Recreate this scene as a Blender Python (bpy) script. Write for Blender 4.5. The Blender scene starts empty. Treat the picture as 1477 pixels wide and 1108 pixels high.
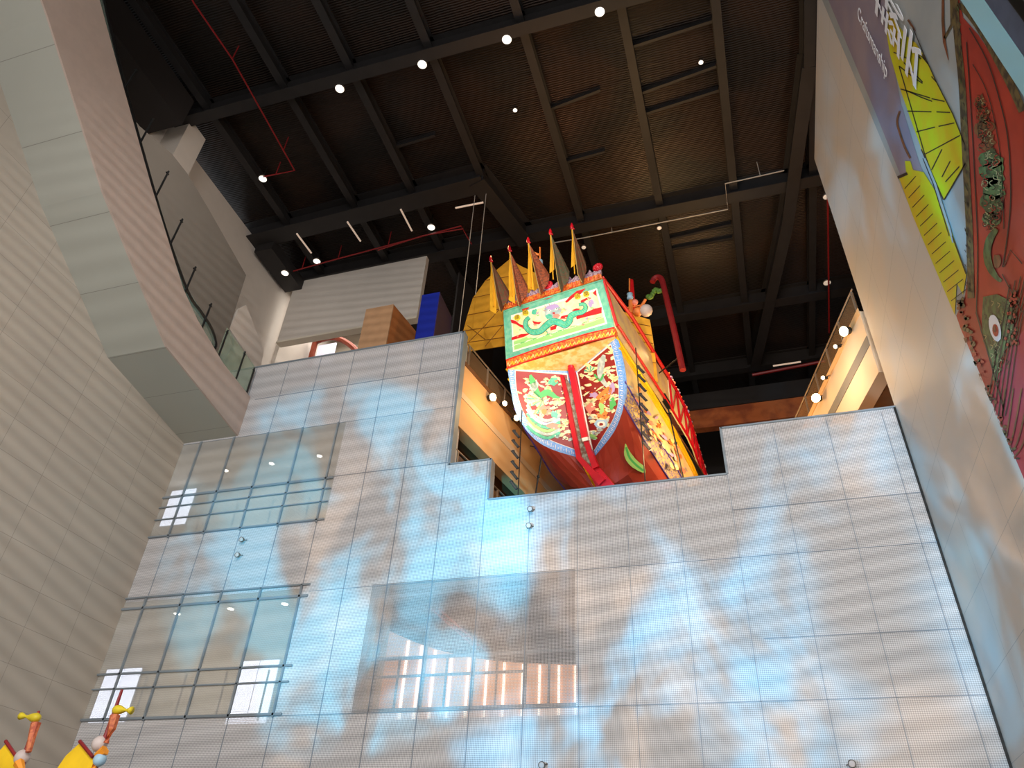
import bpy, bmesh, math, random
from mathutils import Vector, Matrix
random.seed(7)
C = bpy.context.scene.collection
PI = math.pi

# ------------------------------------------------------------------ camera
F = 1073.0; CX, CY = 738.5, 554.0
zc = Vector((81, -1419, F)).normalized()
yc = Vector((415, 835, F)); yc = (yc - zc*yc.dot(zc)).normalized()
xc = yc.cross(zc)
if xc.x < 0: xc = -xc
EYE = Vector((0, 0, 1.6))
def ray(px, py):
    c = Vector((px-CX, py-CY, F)); return Vector((xc.dot(c), yc.dot(c), zc.dot(c)))
def P(px, py, X=None, Y=None, Z=None):
    r = ray(px, py)
    t = (X-EYE.x)/r.x if X is not None else (Y-EYE.y)/r.y if Y is not None else (Z-EYE.z)/r.z
    return EYE + r*t
def PP(px, py, p0, n):
    r = ray(px, py); return EYE + r*((p0-EYE).dot(n)/r.dot(n))
cd = bpy.data.cameras.new('camera'); cam = bpy.data.objects.new('camera', cd); C.objects.link(cam)
right = Vector((xc.x, yc.x, zc.x)); down = Vector((xc.y, yc.y, zc.y)); fwd = Vector((xc.z, yc.z, zc.z))
cam.matrix_world = Matrix.Translation(EYE) @ Matrix((right, -down, -fwd)).transposed().to_4x4()
cd.sensor_width = 36; cd.lens = 36*F/1477; cd.clip_end = 300
bpy.context.scene.camera = cam
bpy.context.scene.view_settings.view_transform = 'Standard'

# ------------------------------------------------------------------ materials
def lin(c):
    return tuple((x/12.92 if x <= .04045 else ((x+.055)/1.055)**2.4) for x in (c[0]/255, c[1]/255, c[2]/255)) + (1,)
def mat(name, col, rough=.6, metal=0, emit=0, noise=0, scale=3, col2=None, bump=0, wave=None, alpha=None, ecol=None):
    m = bpy.data.materials.new(name); m.use_nodes = True
    N = m.node_tree.nodes; L = m.node_tree.links; b = N['Principled BSDF']
    b.inputs['Roughness'].default_value = rough; b.inputs['Metallic'].default_value = metal
    b.inputs['Base Color'].default_value = lin(col)
    tc = N.new('ShaderNodeTexCoord')
    tex = None
    if col2 is not None or noise:
        tex = N.new('ShaderNodeTexNoise'); tex.inputs['Scale'].default_value = scale; tex.inputs['Detail'].default_value = 4
        L.new(tc.outputs['Object'], tex.inputs['Vector'])
        cr = N.new('ShaderNodeValToRGB')
        a = lin(col); c2 = lin(col2) if col2 is not None else tuple(x*(1-noise) for x in a[:3])+(1,)
        cr.color_ramp.elements[0].color = a; cr.color_ramp.elements[1].color = c2
        cr.color_ramp.elements[0].position = .42; cr.color_ramp.elements[1].position = .6
        L.new(tex.outputs['Fac'], cr.inputs['Fac']); L.new(cr.outputs['Color'], b.inputs['Base Color'])
    if wave:
        w = N.new('ShaderNodeTexWave'); w.bands_direction = wave[0]; w.inputs['Scale'].default_value = wave[1]
        w.inputs['Distortion'].default_value = wave[3] if len(wave) > 3 else 0
        w.inputs['Detail'].default_value = 1
        L.new(tc.outputs['Object'], w.inputs['Vector'])
        bp = N.new('ShaderNodeBump'); bp.inputs['Strength'].default_value = wave[2]; bp.inputs['Distance'].default_value = .05
        L.new(w.outputs['Fac'], bp.inputs['Height']); L.new(bp.outputs['Normal'], b.inputs['Normal'])
    if emit:
        b.inputs['Emission Color'].default_value = lin(ecol or col); b.inputs['Emission Strength'].default_value = emit
    if alpha is not None: b.inputs['Alpha'].default_value = alpha
    return m

def grid_mat(name, col, gap, pu, pv, ou, ov, lw, axes, rough=.5, shade=.92, tint=None):
    """stone / panel cladding with fine joints: axes = the two object axes that run across the face"""
    m = mat(name, col, rough); N = m.node_tree.nodes; L = m.node_tree.links; b = N['Principled BSDF']
    tc = N.new('ShaderNodeTexCoord'); sp = N.new('ShaderNodeSeparateXYZ'); L.new(tc.outputs['Object'], sp.inputs[0])
    fs = []
    for ax, p, o in ((axes[0], pu, ou), (axes[1], pv, ov)):
        s = N.new('ShaderNodeMath'); s.operation = 'SUBTRACT'; s.inputs[1].default_value = o; L.new(sp.outputs[ax], s.inputs[0])
        d = N.new('ShaderNodeMath'); d.operation = 'DIVIDE'; d.inputs[1].default_value = p; L.new(s.outputs[0], d.inputs[0])
        f = N.new('ShaderNodeMath'); f.operation = 'PINGPONG'; f.inputs[1].default_value = .5; L.new(d.outputs[0], f.inputs[0])
        g = N.new('ShaderNodeMath'); g.operation = 'LESS_THAN'; g.inputs[1].default_value = lw/p; L.new(f.outputs[0], g.inputs[0]); fs.append(g)
    mx = N.new('ShaderNodeMath'); mx.operation = 'MAXIMUM'; L.new(fs[0].outputs[0], mx.inputs[0]); L.new(fs[1].outputs[0], mx.inputs[1])
    nz = N.new('ShaderNodeTexNoise'); nz.inputs['Scale'].default_value = .35; nz.inputs['Detail'].default_value = 5; L.new(tc.outputs['Object'], nz.inputs['Vector'])
    cr = N.new('ShaderNodeValToRGB'); a = lin(col); t2 = lin(tint) if tint else tuple(x*shade for x in a[:3])+(1,)
    cr.color_ramp.elements[0].position = .35; cr.color_ramp.elements[1].position = .65
    cr.color_ramp.elements[0].color = a; cr.color_ramp.elements[1].color = t2; L.new(nz.outputs['Fac'], cr.inputs['Fac'])
    mc = N.new('ShaderNodeMixRGB'); L.new(mx.outputs[0], mc.inputs['Fac']); L.new(cr.outputs['Color'], mc.inputs[1]); mc.inputs[2].default_value = lin(gap)
    L.new(mc.outputs[0], b.inputs['Base Color'])
    return m

def screen_mat(name, col, solid, holes=True, rough=.55, period=.085):
    """perforated metal sheet: real see-through holes in a fine diagonal pattern"""
    m = mat(name, col, rough, 0); N = m.node_tree.nodes; L = m.node_tree.links; b = N['Principled BSDF']; out = N['Material Output']
    tc = N.new('ShaderNodeTexCoord'); sp = N.new('ShaderNodeSeparateXYZ'); L.new(tc.outputs['Object'], sp.inputs[0])
    tr = N.new('ShaderNodeBsdfTransparent'); mx = N.new('ShaderNodeMixShader')
    if holes:
        ss = []
        for sg in (1, -1):
            mm = N.new('ShaderNodeMath'); mm.operation = 'MULTIPLY_ADD'; mm.inputs[1].default_value = sg*1.0
            L.new(sp.outputs['Z'], mm.inputs[0]); L.new(sp.outputs['X'], mm.inputs[2])
            k = N.new('ShaderNodeMath'); k.operation = 'MULTIPLY'; k.inputs[1].default_value = 2*PI/period; L.new(mm.outputs[0], k.inputs[0])
            s = N.new('ShaderNodeMath'); s.operation = 'SINE'; L.new(k.outputs[0], s.inputs[0]); ss.append(s)
        ml = N.new('ShaderNodeMath'); ml.operation = 'MULTIPLY'; L.new(ss[0].outputs[0], ml.inputs[0]); L.new(ss[1].outputs[0], ml.inputs[1])
        g = N.new('ShaderNodeMapRange'); g.inputs['From Min'].default_value = -.6; g.inputs['From Max'].default_value = .6
        g.inputs['To Min'].default_value = max(0, solid-.34); g.inputs['To Max'].default_value = min(1, solid+.26)
        L.new(ml.outputs[0], g.inputs[0]); L.new(g.outputs[0], mx.inputs[0])
    else:
        mx.inputs[0].default_value = solid
    L.new(tr.outputs[0], mx.inputs[1]); L.new(b.outputs[0], mx.inputs[2]); L.new(mx.outputs[0], out.inputs['Surface'])
    return m

M = dict(
 leftwall = grid_mat('left_wall_cladding', (186,174,160), (150,140,130), 1.5, .95, 0, .2, .006, ('Y','Z'), .75, .93),
 rightwall = grid_mat('right_wall_cladding', (196,194,192), (160,160,160), 2.6, 1.45, .4, .5, .006, ('Y','Z'), .6, .94, (206,194,182)),
 screen = screen_mat('perforated_screen', (214,211,212), .74),
 veil = screen_mat('glazed_screen', (196,192,186), .56, period=.06),
 veil2 = screen_mat('clear_screen', (200,196,196), .46, period=.07),
 backing = mat('backing_wall', (190,188,184), .8, noise=.06),
 joint = mat('screen_joint', (140,148,158), .5),
 mullion = mat('window_mullion', (140,150,158), .5, .2),
 floor = mat('stone_floor', (150,145,138), .35, noise=.1),
 soffit = grid_mat('escalator_soffit_panel', (176,176,166), (140,138,130), 30, 1.85, 8, -2.0, .008, ('X','Y'), .55, .96),
 flank = mat('escalator_flank_panel', (190,170,158), .55, noise=.05),
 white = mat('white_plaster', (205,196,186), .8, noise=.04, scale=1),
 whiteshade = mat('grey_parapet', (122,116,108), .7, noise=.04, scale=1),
 cream = mat('cream_plaster', (208,198,180), .8),
 glass = mat('balustrade_glass', (150,172,160), .08, alpha=.28),
 greenglass = mat('landing_glass', (176,196,170), .1, alpha=.35),
 black = mat('black_metal', (12,12,12), .6),
 rubber = mat('black_rubber', (18,18,18), .4),
 beam = mat('black_steel_beam', (34,31,31), .6, noise=.2, scale=2),
 deck = mat('black_ceiling_deck', (30,25,22), .36, metal=.35, col2=(48,34,26), scale=.35, wave=('Y', 3.2, .5, 1.5)),
 darkvoid = mat('dark_backwall', (28,22,20), .8),
 lamp = mat('lamp_white', (255,246,232), .5, emit=1.6),
 lampdim = mat('lamp_cream', (222,205,185), .5, emit=.5),
 lamphot = mat('lamp_warm', (255,226,170), .5, emit=14),
 tube = mat('tube_light', (214,190,170), .5, emit=.45),
 redpipe = mat('red_pipe', (140,28,30), .45),
 greypipe = mat('grey_pipe', (165,158,150), .5),
 spandrel = mat('warm_spandrel', (222,176,122), .7, noise=.05, scale=.6),
 spandrelr = mat('pale_spandrel', (220,192,160), .7, noise=.06, scale=.6),
 soffitwood = mat('brown_soffit', (112,74,44), .6, noise=.1),
 timber = mat('orange_timber', (176,96,48), .6, col2=(140,70,36), scale=1.2),
 steel = mat('rail_steel', (170,150,130), .35, .6),
 smoke = mat('rail_glass', (150,120,90), .1, alpha=.3),
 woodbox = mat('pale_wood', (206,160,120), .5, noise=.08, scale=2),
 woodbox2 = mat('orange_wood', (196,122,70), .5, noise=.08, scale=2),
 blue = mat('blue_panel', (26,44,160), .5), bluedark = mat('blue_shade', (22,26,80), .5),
 rust = mat('rust_arch', (150,62,34), .6), window = mat('daylight_window', (228,236,255), .5, emit=3.2),
 slat = mat('wood_slat_glow', (222,164,128), .6, noise=.12, scale=2, emit=.55), strip = mat('strip_light', (255,240,215), .5, emit=2.6),  # slat wall given a weak glow so it shows; the strips are lamps
 bronze = mat('bronze_fixture', (120,110,100), .4, .5),
 # boat
 teal = mat('teal_border', (96,178,150), .55, col2=(126,190,160), scale=6),
 cream_p = mat('cream_paint', (238,222,160), .55, col2=(228,232,190), scale=4),
 red = mat('red_paint', (206,24,30), .4), crimson = mat('crimson_paint', (200,16,36), .35),
 maroon = mat('maroon_paint', (140,28,30), .5), hullred = mat('hull_red', (158,58,44), .35, noise=.1, scale=1),
 orange = mat('orange_cloud_paint', (255,196,104), .6, col2=(255,232,170), scale=4),
 scarlet = mat('scarlet_scroll', (206,62,28), .5, col2=(226,140,50), scale=16),
 bluetrim = mat('blue_fret_trim', (98,152,226), .45, col2=(130,176,236), scale=14),
 white_p = mat('white_line_paint', (240,232,222), .5), green = mat('green_paint', (66,176,96), .5),
 jade = mat('jade_dragon', (62,176,140), .5, col2=(92,190,160), scale=8), lightgreen = mat('pale_green', (152,206,120), .5),
 greyblue = mat('wave_grey', (160,178,176), .5, col2=(196,206,200), scale=6), pink = mat('pink_paint', (232,140,120), .5),
 orangep = mat('orange_paint', (236,132,60), .5), lilac = mat('lilac_paint', (176,150,196), .5), yellow = mat('yellow_paint', (250,206,40), .5),
 ink = mat('black_ink', (30,26,20), .6), gold = mat('gold_strake', (242,200,40), .28, .35),
 mural = mat('cream_mural', (224,198,132), .5, col2=(204,176,140), scale=1.6),
 fret = mat('gold_fret_band', (190,160,84), .5, col2=(86,74,140), scale=14), purple = mat('purple_line', (84,66,150), .5),
 sail = mat('yellow_sail', (240,172,44), .75, noise=.12, scale=2), sailseam = mat('sail_seam', (150,96,24), .7),
 flagbrown = mat('brown_brocade', (122,60,40), .7, col2=(90,80,50), scale=14), flaggreen = mat('green_brocade', (74,84,60), .7, col2=(110,70,50), scale=14),
 flagorange = mat('rust_brocade', (168,84,50), .7, col2=(110,60,40), scale=14), flagyellow = mat('yellow_ribbon', (244,178,30), .7),
 scroll = mat('lilac_scroll', (186,160,170), .6, col2=(120,80,110), scale=18), leaf = mat('leaf_green', (88,128,46), .6),
 ball = mat('white_ball', (206,190,184), .5), skyblue = mat('pale_blue_lantern', (160,196,220), .5),
 # poster
 p_bg = mat('poster_grey', (150,156,160), .6, col2=(166,170,170), scale=.4), p_violet = mat('poster_violet', (132,122,140), .6, col2=(150,134,142), scale=.4),
 p_yel = mat('poster_yellow', (196,196,16), .6, col2=(206,176,20), scale=1), p_red = mat('poster_red', (176,54,36), .6, col2=(150,44,32), scale=.8),
 p_pinkred = mat('poster_crimson', (170,44,60), .6), p_orn = mat('poster_ornament', (104,88,52), .6, col2=(60,48,34), scale=7),
 p_green = mat('poster_green', (84,106,60), .6, col2=(60,70,40), scale=7), p_ink = mat('poster_ink', (42,28,24), .6),
 p_tan = mat('poster_tan', (164,150,104), .6), p_brown = mat('poster_brown', (130,72,40), .6, col2=(96,60,34), scale=5), p_white = mat('poster_lettering', (226,230,240), .6),
 p_blue = mat('poster_light_strip', (150,200,216), .6), p_dark = mat('poster_slate', (78,88,110), .6, noise=.2, scale=2),
)

# ------------------------------------------------------------------ mesh helpers
class MB:
    def __init__(s): s.bm = bmesh.new(); s.mats = []
    def mi(s, m):
        if m is None: return 0
        if m not in s.mats: s.mats.append(m)
        return s.mats.index(m)
    def face(s, pts, m=None):
        vs = [s.bm.verts.new(p) for p in pts]
        try: f = s.bm.faces.new(vs)
        except ValueError: return
        f.material_index = s.mi(m); return f
    def box(s, a, b, m=None, bev=0):
        x0,y0,z0 = a; x1,y1,z1 = b
        c = [Vector(p) for p in ((x0,y0,z0),(x1,y0,z0),(x1,y1,z0),(x0,y1,z0),(x0,y0,z1),(x1,y0,z1),(x1,y1,z1),(x0,y1,z1))]
        s.hexa(c, m); return s
    def hexa(s, c, m=None):
        v = [s.bm.verts.new(p) for p in c]; k = s.mi(m)
        for f in ((3,2,1,0),(4,5,6,7),(0,1,5,4),(1,2,6,5),(2,3,7,6),(3,0,4,7)):
            s.bm.faces.new([v[i] for i in f]).material_index = k
        return s
    def prism(s, pts, off, m=None):
        off = Vector(off); pts = [Vector(p) for p in pts]
        a = [s.bm.verts.new(p) for p in pts]; b = [s.bm.verts.new(p+off) for p in pts]; k = s.mi(m); n = len(pts)
        s.bm.faces.new(a).material_index = k; s.bm.faces.new(b[::-1]).material_index = k
        for i in range(n): s.bm.faces.new((a[i], b[i], b[(i+1) % n], a[(i+1) % n])).material_index = k
        return s
    def tube(s, pts, r, m=None, n=8, r2=None):
        pts = [Vector(p) for p in pts]; k = s.mi(m); rings = []; N = len(pts)
        for i, p in enumerate(pts):
            d = (pts[min(i+1, N-1)] - pts[max(i-1, 0)]).normalized()
            a = d.cross(Vector((0,0,1)));
            if a.length < .05: a = d.cross(Vector((1,0,0)))
            a.normalize(); b = d.cross(a); rr = r if r2 is None else r+(r2-r)*i/(N-1)
            rings.append([s.bm.verts.new(p + a*math.cos(2*PI*j/n)*rr + b*math.sin(2*PI*j/n)*rr) for j in range(n)])
        for i in range(N-1):
            for j in range(n): s.bm.faces.new((rings[i][j], rings[i][(j+1)%n], rings[i+1][(j+1)%n], rings[i+1][j])).material_index = k
        s.bm.faces.new(rings[0][::-1]).material_index = k; s.bm.faces.new(rings[-1]).material_index = k
        return s
    def lathe(s, base, axis, prof, m=None, n=14):
        """prof = (distance along axis, radius) pairs"""
        base = Vector(base); d = Vector(axis).normalized(); a = d.cross(Vector((0,0,1)))
        if a.length < .05: a = d.cross(Vector((1,0,0)))
        a.normalize(); b = d.cross(a); k = s.mi(m); rings = []
        for t, r in prof:
            rings.append([s.bm.verts.new(base+d*t+a*math.cos(2*PI*j/n)*max(r,.001)+b*math.sin(2*PI*j/n)*max(r,.001)) for j in range(n)])
        for i in range(len(prof)-1):
            for j in range(n): s.bm.faces.new((rings[i][j], rings[i][(j+1)%n], rings[i+1][(j+1)%n], rings[i+1][j])).material_index = k
        s.bm.faces.new(rings[0][::-1]).material_index = k; s.bm.faces.new(rings[-1]).material_index = k
        return s
    def ball(s, c, r, m=None, sc=(1,1,1), seg=14):
        k = s.mi(m); r0 = bmesh.ops.create_uvsphere(s.bm, u_segments=seg, v_segments=seg//2+2, radius=r)
        for v in r0['verts']: v.co = Vector(c) + Vector((v.co.x*sc[0], v.co.y*sc[1], v.co.z*sc[2]))
        for f in {f for v in r0['verts'] for f in v.link_faces}: f.material_index = k; f.smooth = True
        return s
WM = {}
def obj(name, mb, m=None, parent=None, smooth=False, frame=None):
    bm = mb.bm
    if frame is not None: bm.transform(frame)
    if parent is not None: bm.transform(WM[parent.name].inverted())
    bmesh.ops.recalc_face_normals(bm, faces=bm.faces)
    me = bpy.data.meshes.new(name); bm.to_mesh(me); bm.free()
    for x in (mb.mats or [m]): me.materials.append(x)
    if smooth:
        for p in me.polygons: p.use_smooth = True
    o = bpy.data.objects.new(name, me); C.objects.link(o)
    if parent is not None: o.parent = parent; WM[o.name] = WM[parent.name]
    else: WM[o.name] = Matrix()
    return o
def art_obj(name, mb, parent, frame=None):      # flat painted artwork: keep the face order, no normal recalculation needed
    return obj(name, mb, None, parent, frame=frame)
def thing(name, label, cat, loc=(0,0,0), rotz=0, group=None):
    o = bpy.data.objects.new(name, None); C.objects.link(o); o.empty_display_size = .2
    o.location = loc; o.rotation_euler = (0,0,rotz); o['label'] = label; o['category'] = cat
    if group: o['group'] = group
    WM[o.name] = Matrix.Translation(Vector(loc)) @ Matrix.Rotation(rotz, 4, 'Z'); return o
def tag(o, label, cat, group=None):
    o['label'] = label; o['category'] = cat
    if group: o['group'] = group
    return o
def struct(name, mb, m=None, parent=None):
    o = obj(name, mb, m, parent)
    if parent is None: o['kind'] = 'structure'
    return o

# ------------------------------------------------------------------ flat artwork drawn onto a real plane
class Art:
    """polygons painted on the plane (p0, n); each layer lies 3 mm above the last"""
    def __init__(s, p0, n, step=.003):
        s.p0 = Vector(p0); s.n = Vector(n).normalized()
        if s.n.dot(EYE-s.p0) < 0: s.n = -s.n
        s.mb = MB(); s.step = step
    def pt(s, x, y, lay): 
        return PP(x, y, s.p0, s.n) + s.n*s.step*lay
    def poly(s, pts, m, lay=1): s.mb.face([s.pt(x, y, lay) for x, y in pts], m)
    def line(s, pts, w, m, lay=2):
        if not isinstance(w, (list, tuple)): w = [w]*len(pts)
        L, R = [], []
        for i, p in enumerate(pts):
            a = pts[max(i-1,0)]; b = pts[min(i+1,len(pts)-1)]; d = Vector((b[0]-a[0], b[1]-a[1])); d = d.normalized() if d.length else Vector((1,0))
            L.append((p[0]-d.y*w[i]/2, p[1]+d.x*w[i]/2)); R.append((p[0]+d.y*w[i]/2, p[1]-d.x*w[i]/2))
        for i in range(len(pts)-1): s.poly([L[i], L[i+1], R[i+1], R[i]], m, lay)
    def blob(s, cx, cy, rx, ry, m, lay=1, rot=0, jag=.25, n=12):
        pts = []
        for i in range(n):
            a = 2*PI*i/n; k = 1+random.uniform(-jag, jag); x = rx*k*math.cos(a); y = ry*k*math.sin(a)
            pts.append((cx+x*math.cos(rot)-y*math.sin(rot), cy+x*math.sin(rot)+y*math.cos(rot)))
        s.poly(pts, m, lay)
def inside(p, poly):
    x, y = p; c = False; j = len(poly)-1
    for i in range(len(poly)):
        xi, yi = poly[i]; xj, yj = poly[j]
        if (yi > y) != (yj > y) and x < (xj-xi)*(y-yi)/(yj-yi)+xi: c = not c
        j = i
    return c
def scatter(poly, n, pad=0):
    xs = [p[0] for p in poly]; ys = [p[1] for p in poly]; out = []
    while len(out) < n:
        p = (random.uniform(min(xs), max(xs)), random.uniform(min(ys), max(ys)))
        if inside(p, poly) and all(inside((p[0]+dx*pad, p[1]+dy*pad), poly) for dx, dy in ((1,0),(-1,0),(0,1),(0,-1))): out.append(p)
    return out
def smooth_path(pts, k=5):
    out = []
    for i in range(len(pts)-1):
        p0 = pts[max(i-1,0)]; p1 = pts[i]; p2 = pts[i+1]; p3 = pts[min(i+2,len(pts)-1)]
        for j in range(k):
            t = j/k
            out.append(tuple(.5*((2*p1[a])+(-p0[a]+p2[a])*t+(2*p0[a]-5*p1[a]+4*p2[a]-p3[a])*t*t+(-p0[a]+3*p1[a]-3*p2[a]+p3[a])*t**3) for a in range(len(p1))))
    out.append(tuple(pts[-1])); return out

D = 18.0                       # the perforated front stands 18 m away
XL, XR = -18.5, 4.45
# ================================================================== SETTING
struct('floor', MB().box((-26,-14,-.3),(12,44,0)), M['floor'])
struct('wall_left', MB().prism([(XL,y,z) for y, z in ((-14,0),(18,0),(18,15.9),(13.75,16.5),(9.6,19.1),(5.85,22.1),(1,25.5),(-14,35.5))], (-.3,0,0)), M['leftwall'])
zr = P(1175, 210, X=XR).z
struct('wall_right', MB().box((XR,-14,0),(XR+.35,18.02,zr)), M['rightwall'])

# perforated front: one skin with its stepped opening
w = MB()
y0, y1 = 18.0, 18.02
def rect(x0, z0, x1, z1, m): w.box((x0,y0,z0),(x1,y1,z1), m)
rect(XL, 0, XR, 6.13, M['screen'])
rect(XL, 6.13, -12.25, 9.6, M['veil']);   rect(-12.25, 6.13, -10.0, 9.6, M['screen'])
rect(-10.0, 6.13, -4.15, 9.55, M['veil2']); rect(-4.15, 6.13, .27, 9.55, M['screen'])
rect(.27, 6.13, XR, 9.55, M['screen']); rect(-10, 9.55, XR, 11.87, M['screen'])
rect(XL, 9.6, -10, 11.75, M['screen'])
rect(XL, 11.75, -12.0, 15.4, M['veil']); rect(-12.0, 11.75, -10, 15.4, M['screen']); rect(-10, 11.87, -8.05, 15.4, M['screen'])
rect(-8.05, 11.87, -6.72, 13.22, M['screen']); rect(.0, 11.87, XR, 13.32, M['screen'])
rect(XL, 15.4, -8.06, 18.56, M['screen'])
front = struct('wall_front', w)
j = MB()
for k in range(-13, 4):
    X = 1.362*k
    top = 18.5 if X < -8.1 else 13.2 if (X < -6.75 or X > .02) else 11.85
    j.box((X-.008, 17.985, 0), (X+.008, 18.0, top))
for Z, xa, xb in ((10.8,0,XR),(9.5,-12,XR),(7.49,.27,XR),(6.13,XL,XR),(4.6,XL,XR),(11.75,XL,-12),(13.3,-12,-8.05),(15.4,XL,-8.06),(17.0,-16,-8.06)):
    j.box((xa, 17.985, Z-.007), (xb, 18.0, Z+.007))
tj = struct('trim_1', j, M['joint'])
e = MB(); e.box((XL,17.97,18.54),(-8.05,18.06,18.6)); e.box((-8.1,17.97,13.2),(-8.02,18.3,18.6)); e.box((-8.05,17.97,13.2),(-6.7,18.06,13.25))
e.box((-6.74,17.97,11.87),(-6.68,18.3,13.25)); e.box((-6.7,17.97,11.84),(0,18.06,11.89)); e.box((-.03,17.97,11.87),(.03,18.3,13.35)); e.box((0,17.97,13.3),(XR,18.06,13.35))
struct('trim_2', e, M['mullion'])
struct('trim_7', MB().box((4.40,17.96,0),(4.448,17.999,13.3)), M['black'])
# solid backing wall with its openings, 35 cm behind the screen
w = MB()
def brect(x0, z0, x1, z1): w.box((x0,18.35,z0),(x1,18.6,z1))
brect(-26,0,XR,6.05); brect(-12.1,6.05,-10.05,9.6); brect(.3,6.05,XR,9.6); brect(-26,9.75,-10,11.7); brect(-12.1,9.6,-10,9.75); brect(-10,9.6,XR,11.8)
brect(-12.0,11.7,-10,15.3); brect(-10,11.8,-8.1,15.3); brect(-8.1,11.8,-6.78,13.1); brect(.05,11.8,XR,13.2); brect(-26,15.3,-8.1,17.3); brect(-17,17.3,-8.1,18.4)
struct('wall_back', w, M['backing'])

# ---- rooms seen through the glazed parts of the screen
w = MB()
w.box((-26,22.2,6),(-11.9,22.4,17.3)); w.box((-26,18.6,9.75),(-11.9,22.2,10.05)); w.box((-26,18.6,5.8),(-11.9,22.2,6.05)); w.box((-26,18.6,11.4),(-11.9,22.2,11.7))
w.box((-26,18.6,16.4),(-11.9,22.2,16.6)); w.box((-26.2,18.3,6),(-26,22.4,17.3)); w.box((-11.98,18.6,6),(-11.85,22.2,17.3))
struct('wall_left_rooms', w, M['cream'])
def daywin(n, x0, z0, x1, z1):
    o = struct('window_%d' % n, MB().box((x0-.06,22.12,z0-.06),(x1+.06,22.2,z1+.06)), M['mullion'])
    obj('window_pane', MB().box((x0,22.08,z0),((x0+x1)/2-.03,22.125,z1)).box(((x0+x1)/2+.03,22.08,z0),(x1,22.125,z1)), M['window'], o)
daywin(1, -22.4, 7.1, -20.9, 8.9); daywin(2, -16.8, 6.7, -15.3, 8.95); daywin(3, -22.4, 14.6, -21.2, 16.2)
gw = MB()
for k in range(-13, -8):
    X = 1.362*k
    gw.box((X-.028,17.93,6.1),(X+.028,17.985,9.7)); gw.box((X-.028,17.93,11.7),(X+.028,17.985,15.4))
    gw.box((X+.66,18.3,6.1),(X+.70,18.34,7.42)); gw.box((X+.66,18.3,11.75),(X+.70,18.34,12.85))
for Z, t in ((7.4,.035),(6.98,.025),(6.16,.04),(9.36,.04),(9.7,.03),(13.24,.045),(12.86,.025),(12.4,.02),(11.78,.03)):
    gw.box((XL,17.93,Z-t*.8),(-12.0,17.985,Z+t*.8))
struct('window_4', gw, M['mullion'])
gw = MB()
for k in range(-7, 1):
    X = 1.362*k
    gw.box((X-.04,18.05,6.1),(X+.04,18.12,9.55))
    if k < 0 and X < -3: gw.box((X+.52,18.3,6.2),(X+.57,18.34,7.5))
for Z, t in ((7.48,.04),(7.02,.03),(6.2,.04),(9.2,.03)): gw.box((-10,18.05,Z-t),(.27 if t > .035 else -5.4,18.12,Z+t))
struct('window_5', gw, M['mullion'])
# central room: dark ceiling, curved timber wall with light strips
w = MB(); w.box((-11.8,18.6,9.6),(XR,31,9.9)); w.box((-11.8,30.6,5.8),(XR,31,9.7)); w.box((XR-.2,18.6,5.8),(XR,31,9.7))
struct('ceiling_hall_room', w, M['darkvoid'])
struct('floor_hall_room', MB().box((-11.8,18.6,5.7),(XR,31,6.0)), M['floor'])
struct('wall_room_side', MB().box((-10.6,18.6,6),(-9.98,19.4,9.6)), M['cream'])
curve = [(-10.1,19.3),(-9.6,20.7),(-8.9,21.8),(-7.9,22.6),(-6.7,23.1),(-5.4,23.4),(-5.0,23.45)]
sc = smooth_path(curve, 4); sw = MB()
for a, b in zip(sc[:-1], sc[1:]):
    sw.hexa([Vector(p) for p in ((a[0],a[1],6),(b[0],b[1],6),(b[0]-.05,b[1]+.15,6),(a[0]-.05,a[1]+.15,6),(a[0],a[1],8.75),(b[0],b[1],8.75),(b[0]-.05,b[1]+.15,8.75),(a[0]-.05,a[1]+.15,8.75))])
struct('wall_timber_curve', sw, M['slat'])
for i, px in enumerate((580,601,622,647,673,700,726,753,778,806,830)):
    r = ray(px, 1000); best = None
    for a, b in zip(sc[:-1], sc[1:]):
        dx, dy = b[0]-a[0], b[1]-a[1]; den = r.x*dy - r.y*dx
        t = (a[0]*dy - a[1]*dx)/den; q = (r.x*t, r.y*t); s_ = ((q[0]-a[0])*dx+(q[1]-a[1])*dy)/(dx*dx+dy*dy)
        if 0 <= s_ <= 1: best = q
    if best:
        k = 1-.06/math.hypot(*best)
        x, y = best[0]*k, best[1]*k
        o = obj('strip_light', MB().box((x-.035,y-.02,6.1),(x+.035,y+.02,8.7)), M['strip'])
        tag(o, 'vertical white strip light on the curved timber wall behind the perforated screen', 'strip light', 'strip lights on the curved timber wall')
# lighting truss in that room
t = thing('lighting_truss', 'pale red lattice truss hanging behind the perforated screen above the timber wall', 'truss', (-8.2,20.6,9.55))
A0, B0 = P(622,878,Z=9.3), P(690,938,Z=9.3)
tb = MB(); off = Vector((.22,.05,0))
for o_ in (Vector(), off): tb.tube([A0+o_, B0+o_], .03, n=6)
n_ = 10
for i in range(n_):
    a = A0.lerp(B0, i/n_)+(off if i % 2 else Vector()); b = A0.lerp(B0, (i+1)/n_)+(Vector() if i % 2 else off); tb.tube([a, b], .018, n=5)
obj('truss_frame', tb, mat('truss_pink', (206,120,120), .5), t)
for f_ in (.15,.85): q = A0.lerp(B0, f_); obj('hanger', MB().tube([q, Vector((q.x,q.y,9.6))], .015, n=5), M['greypipe'], t)

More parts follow.
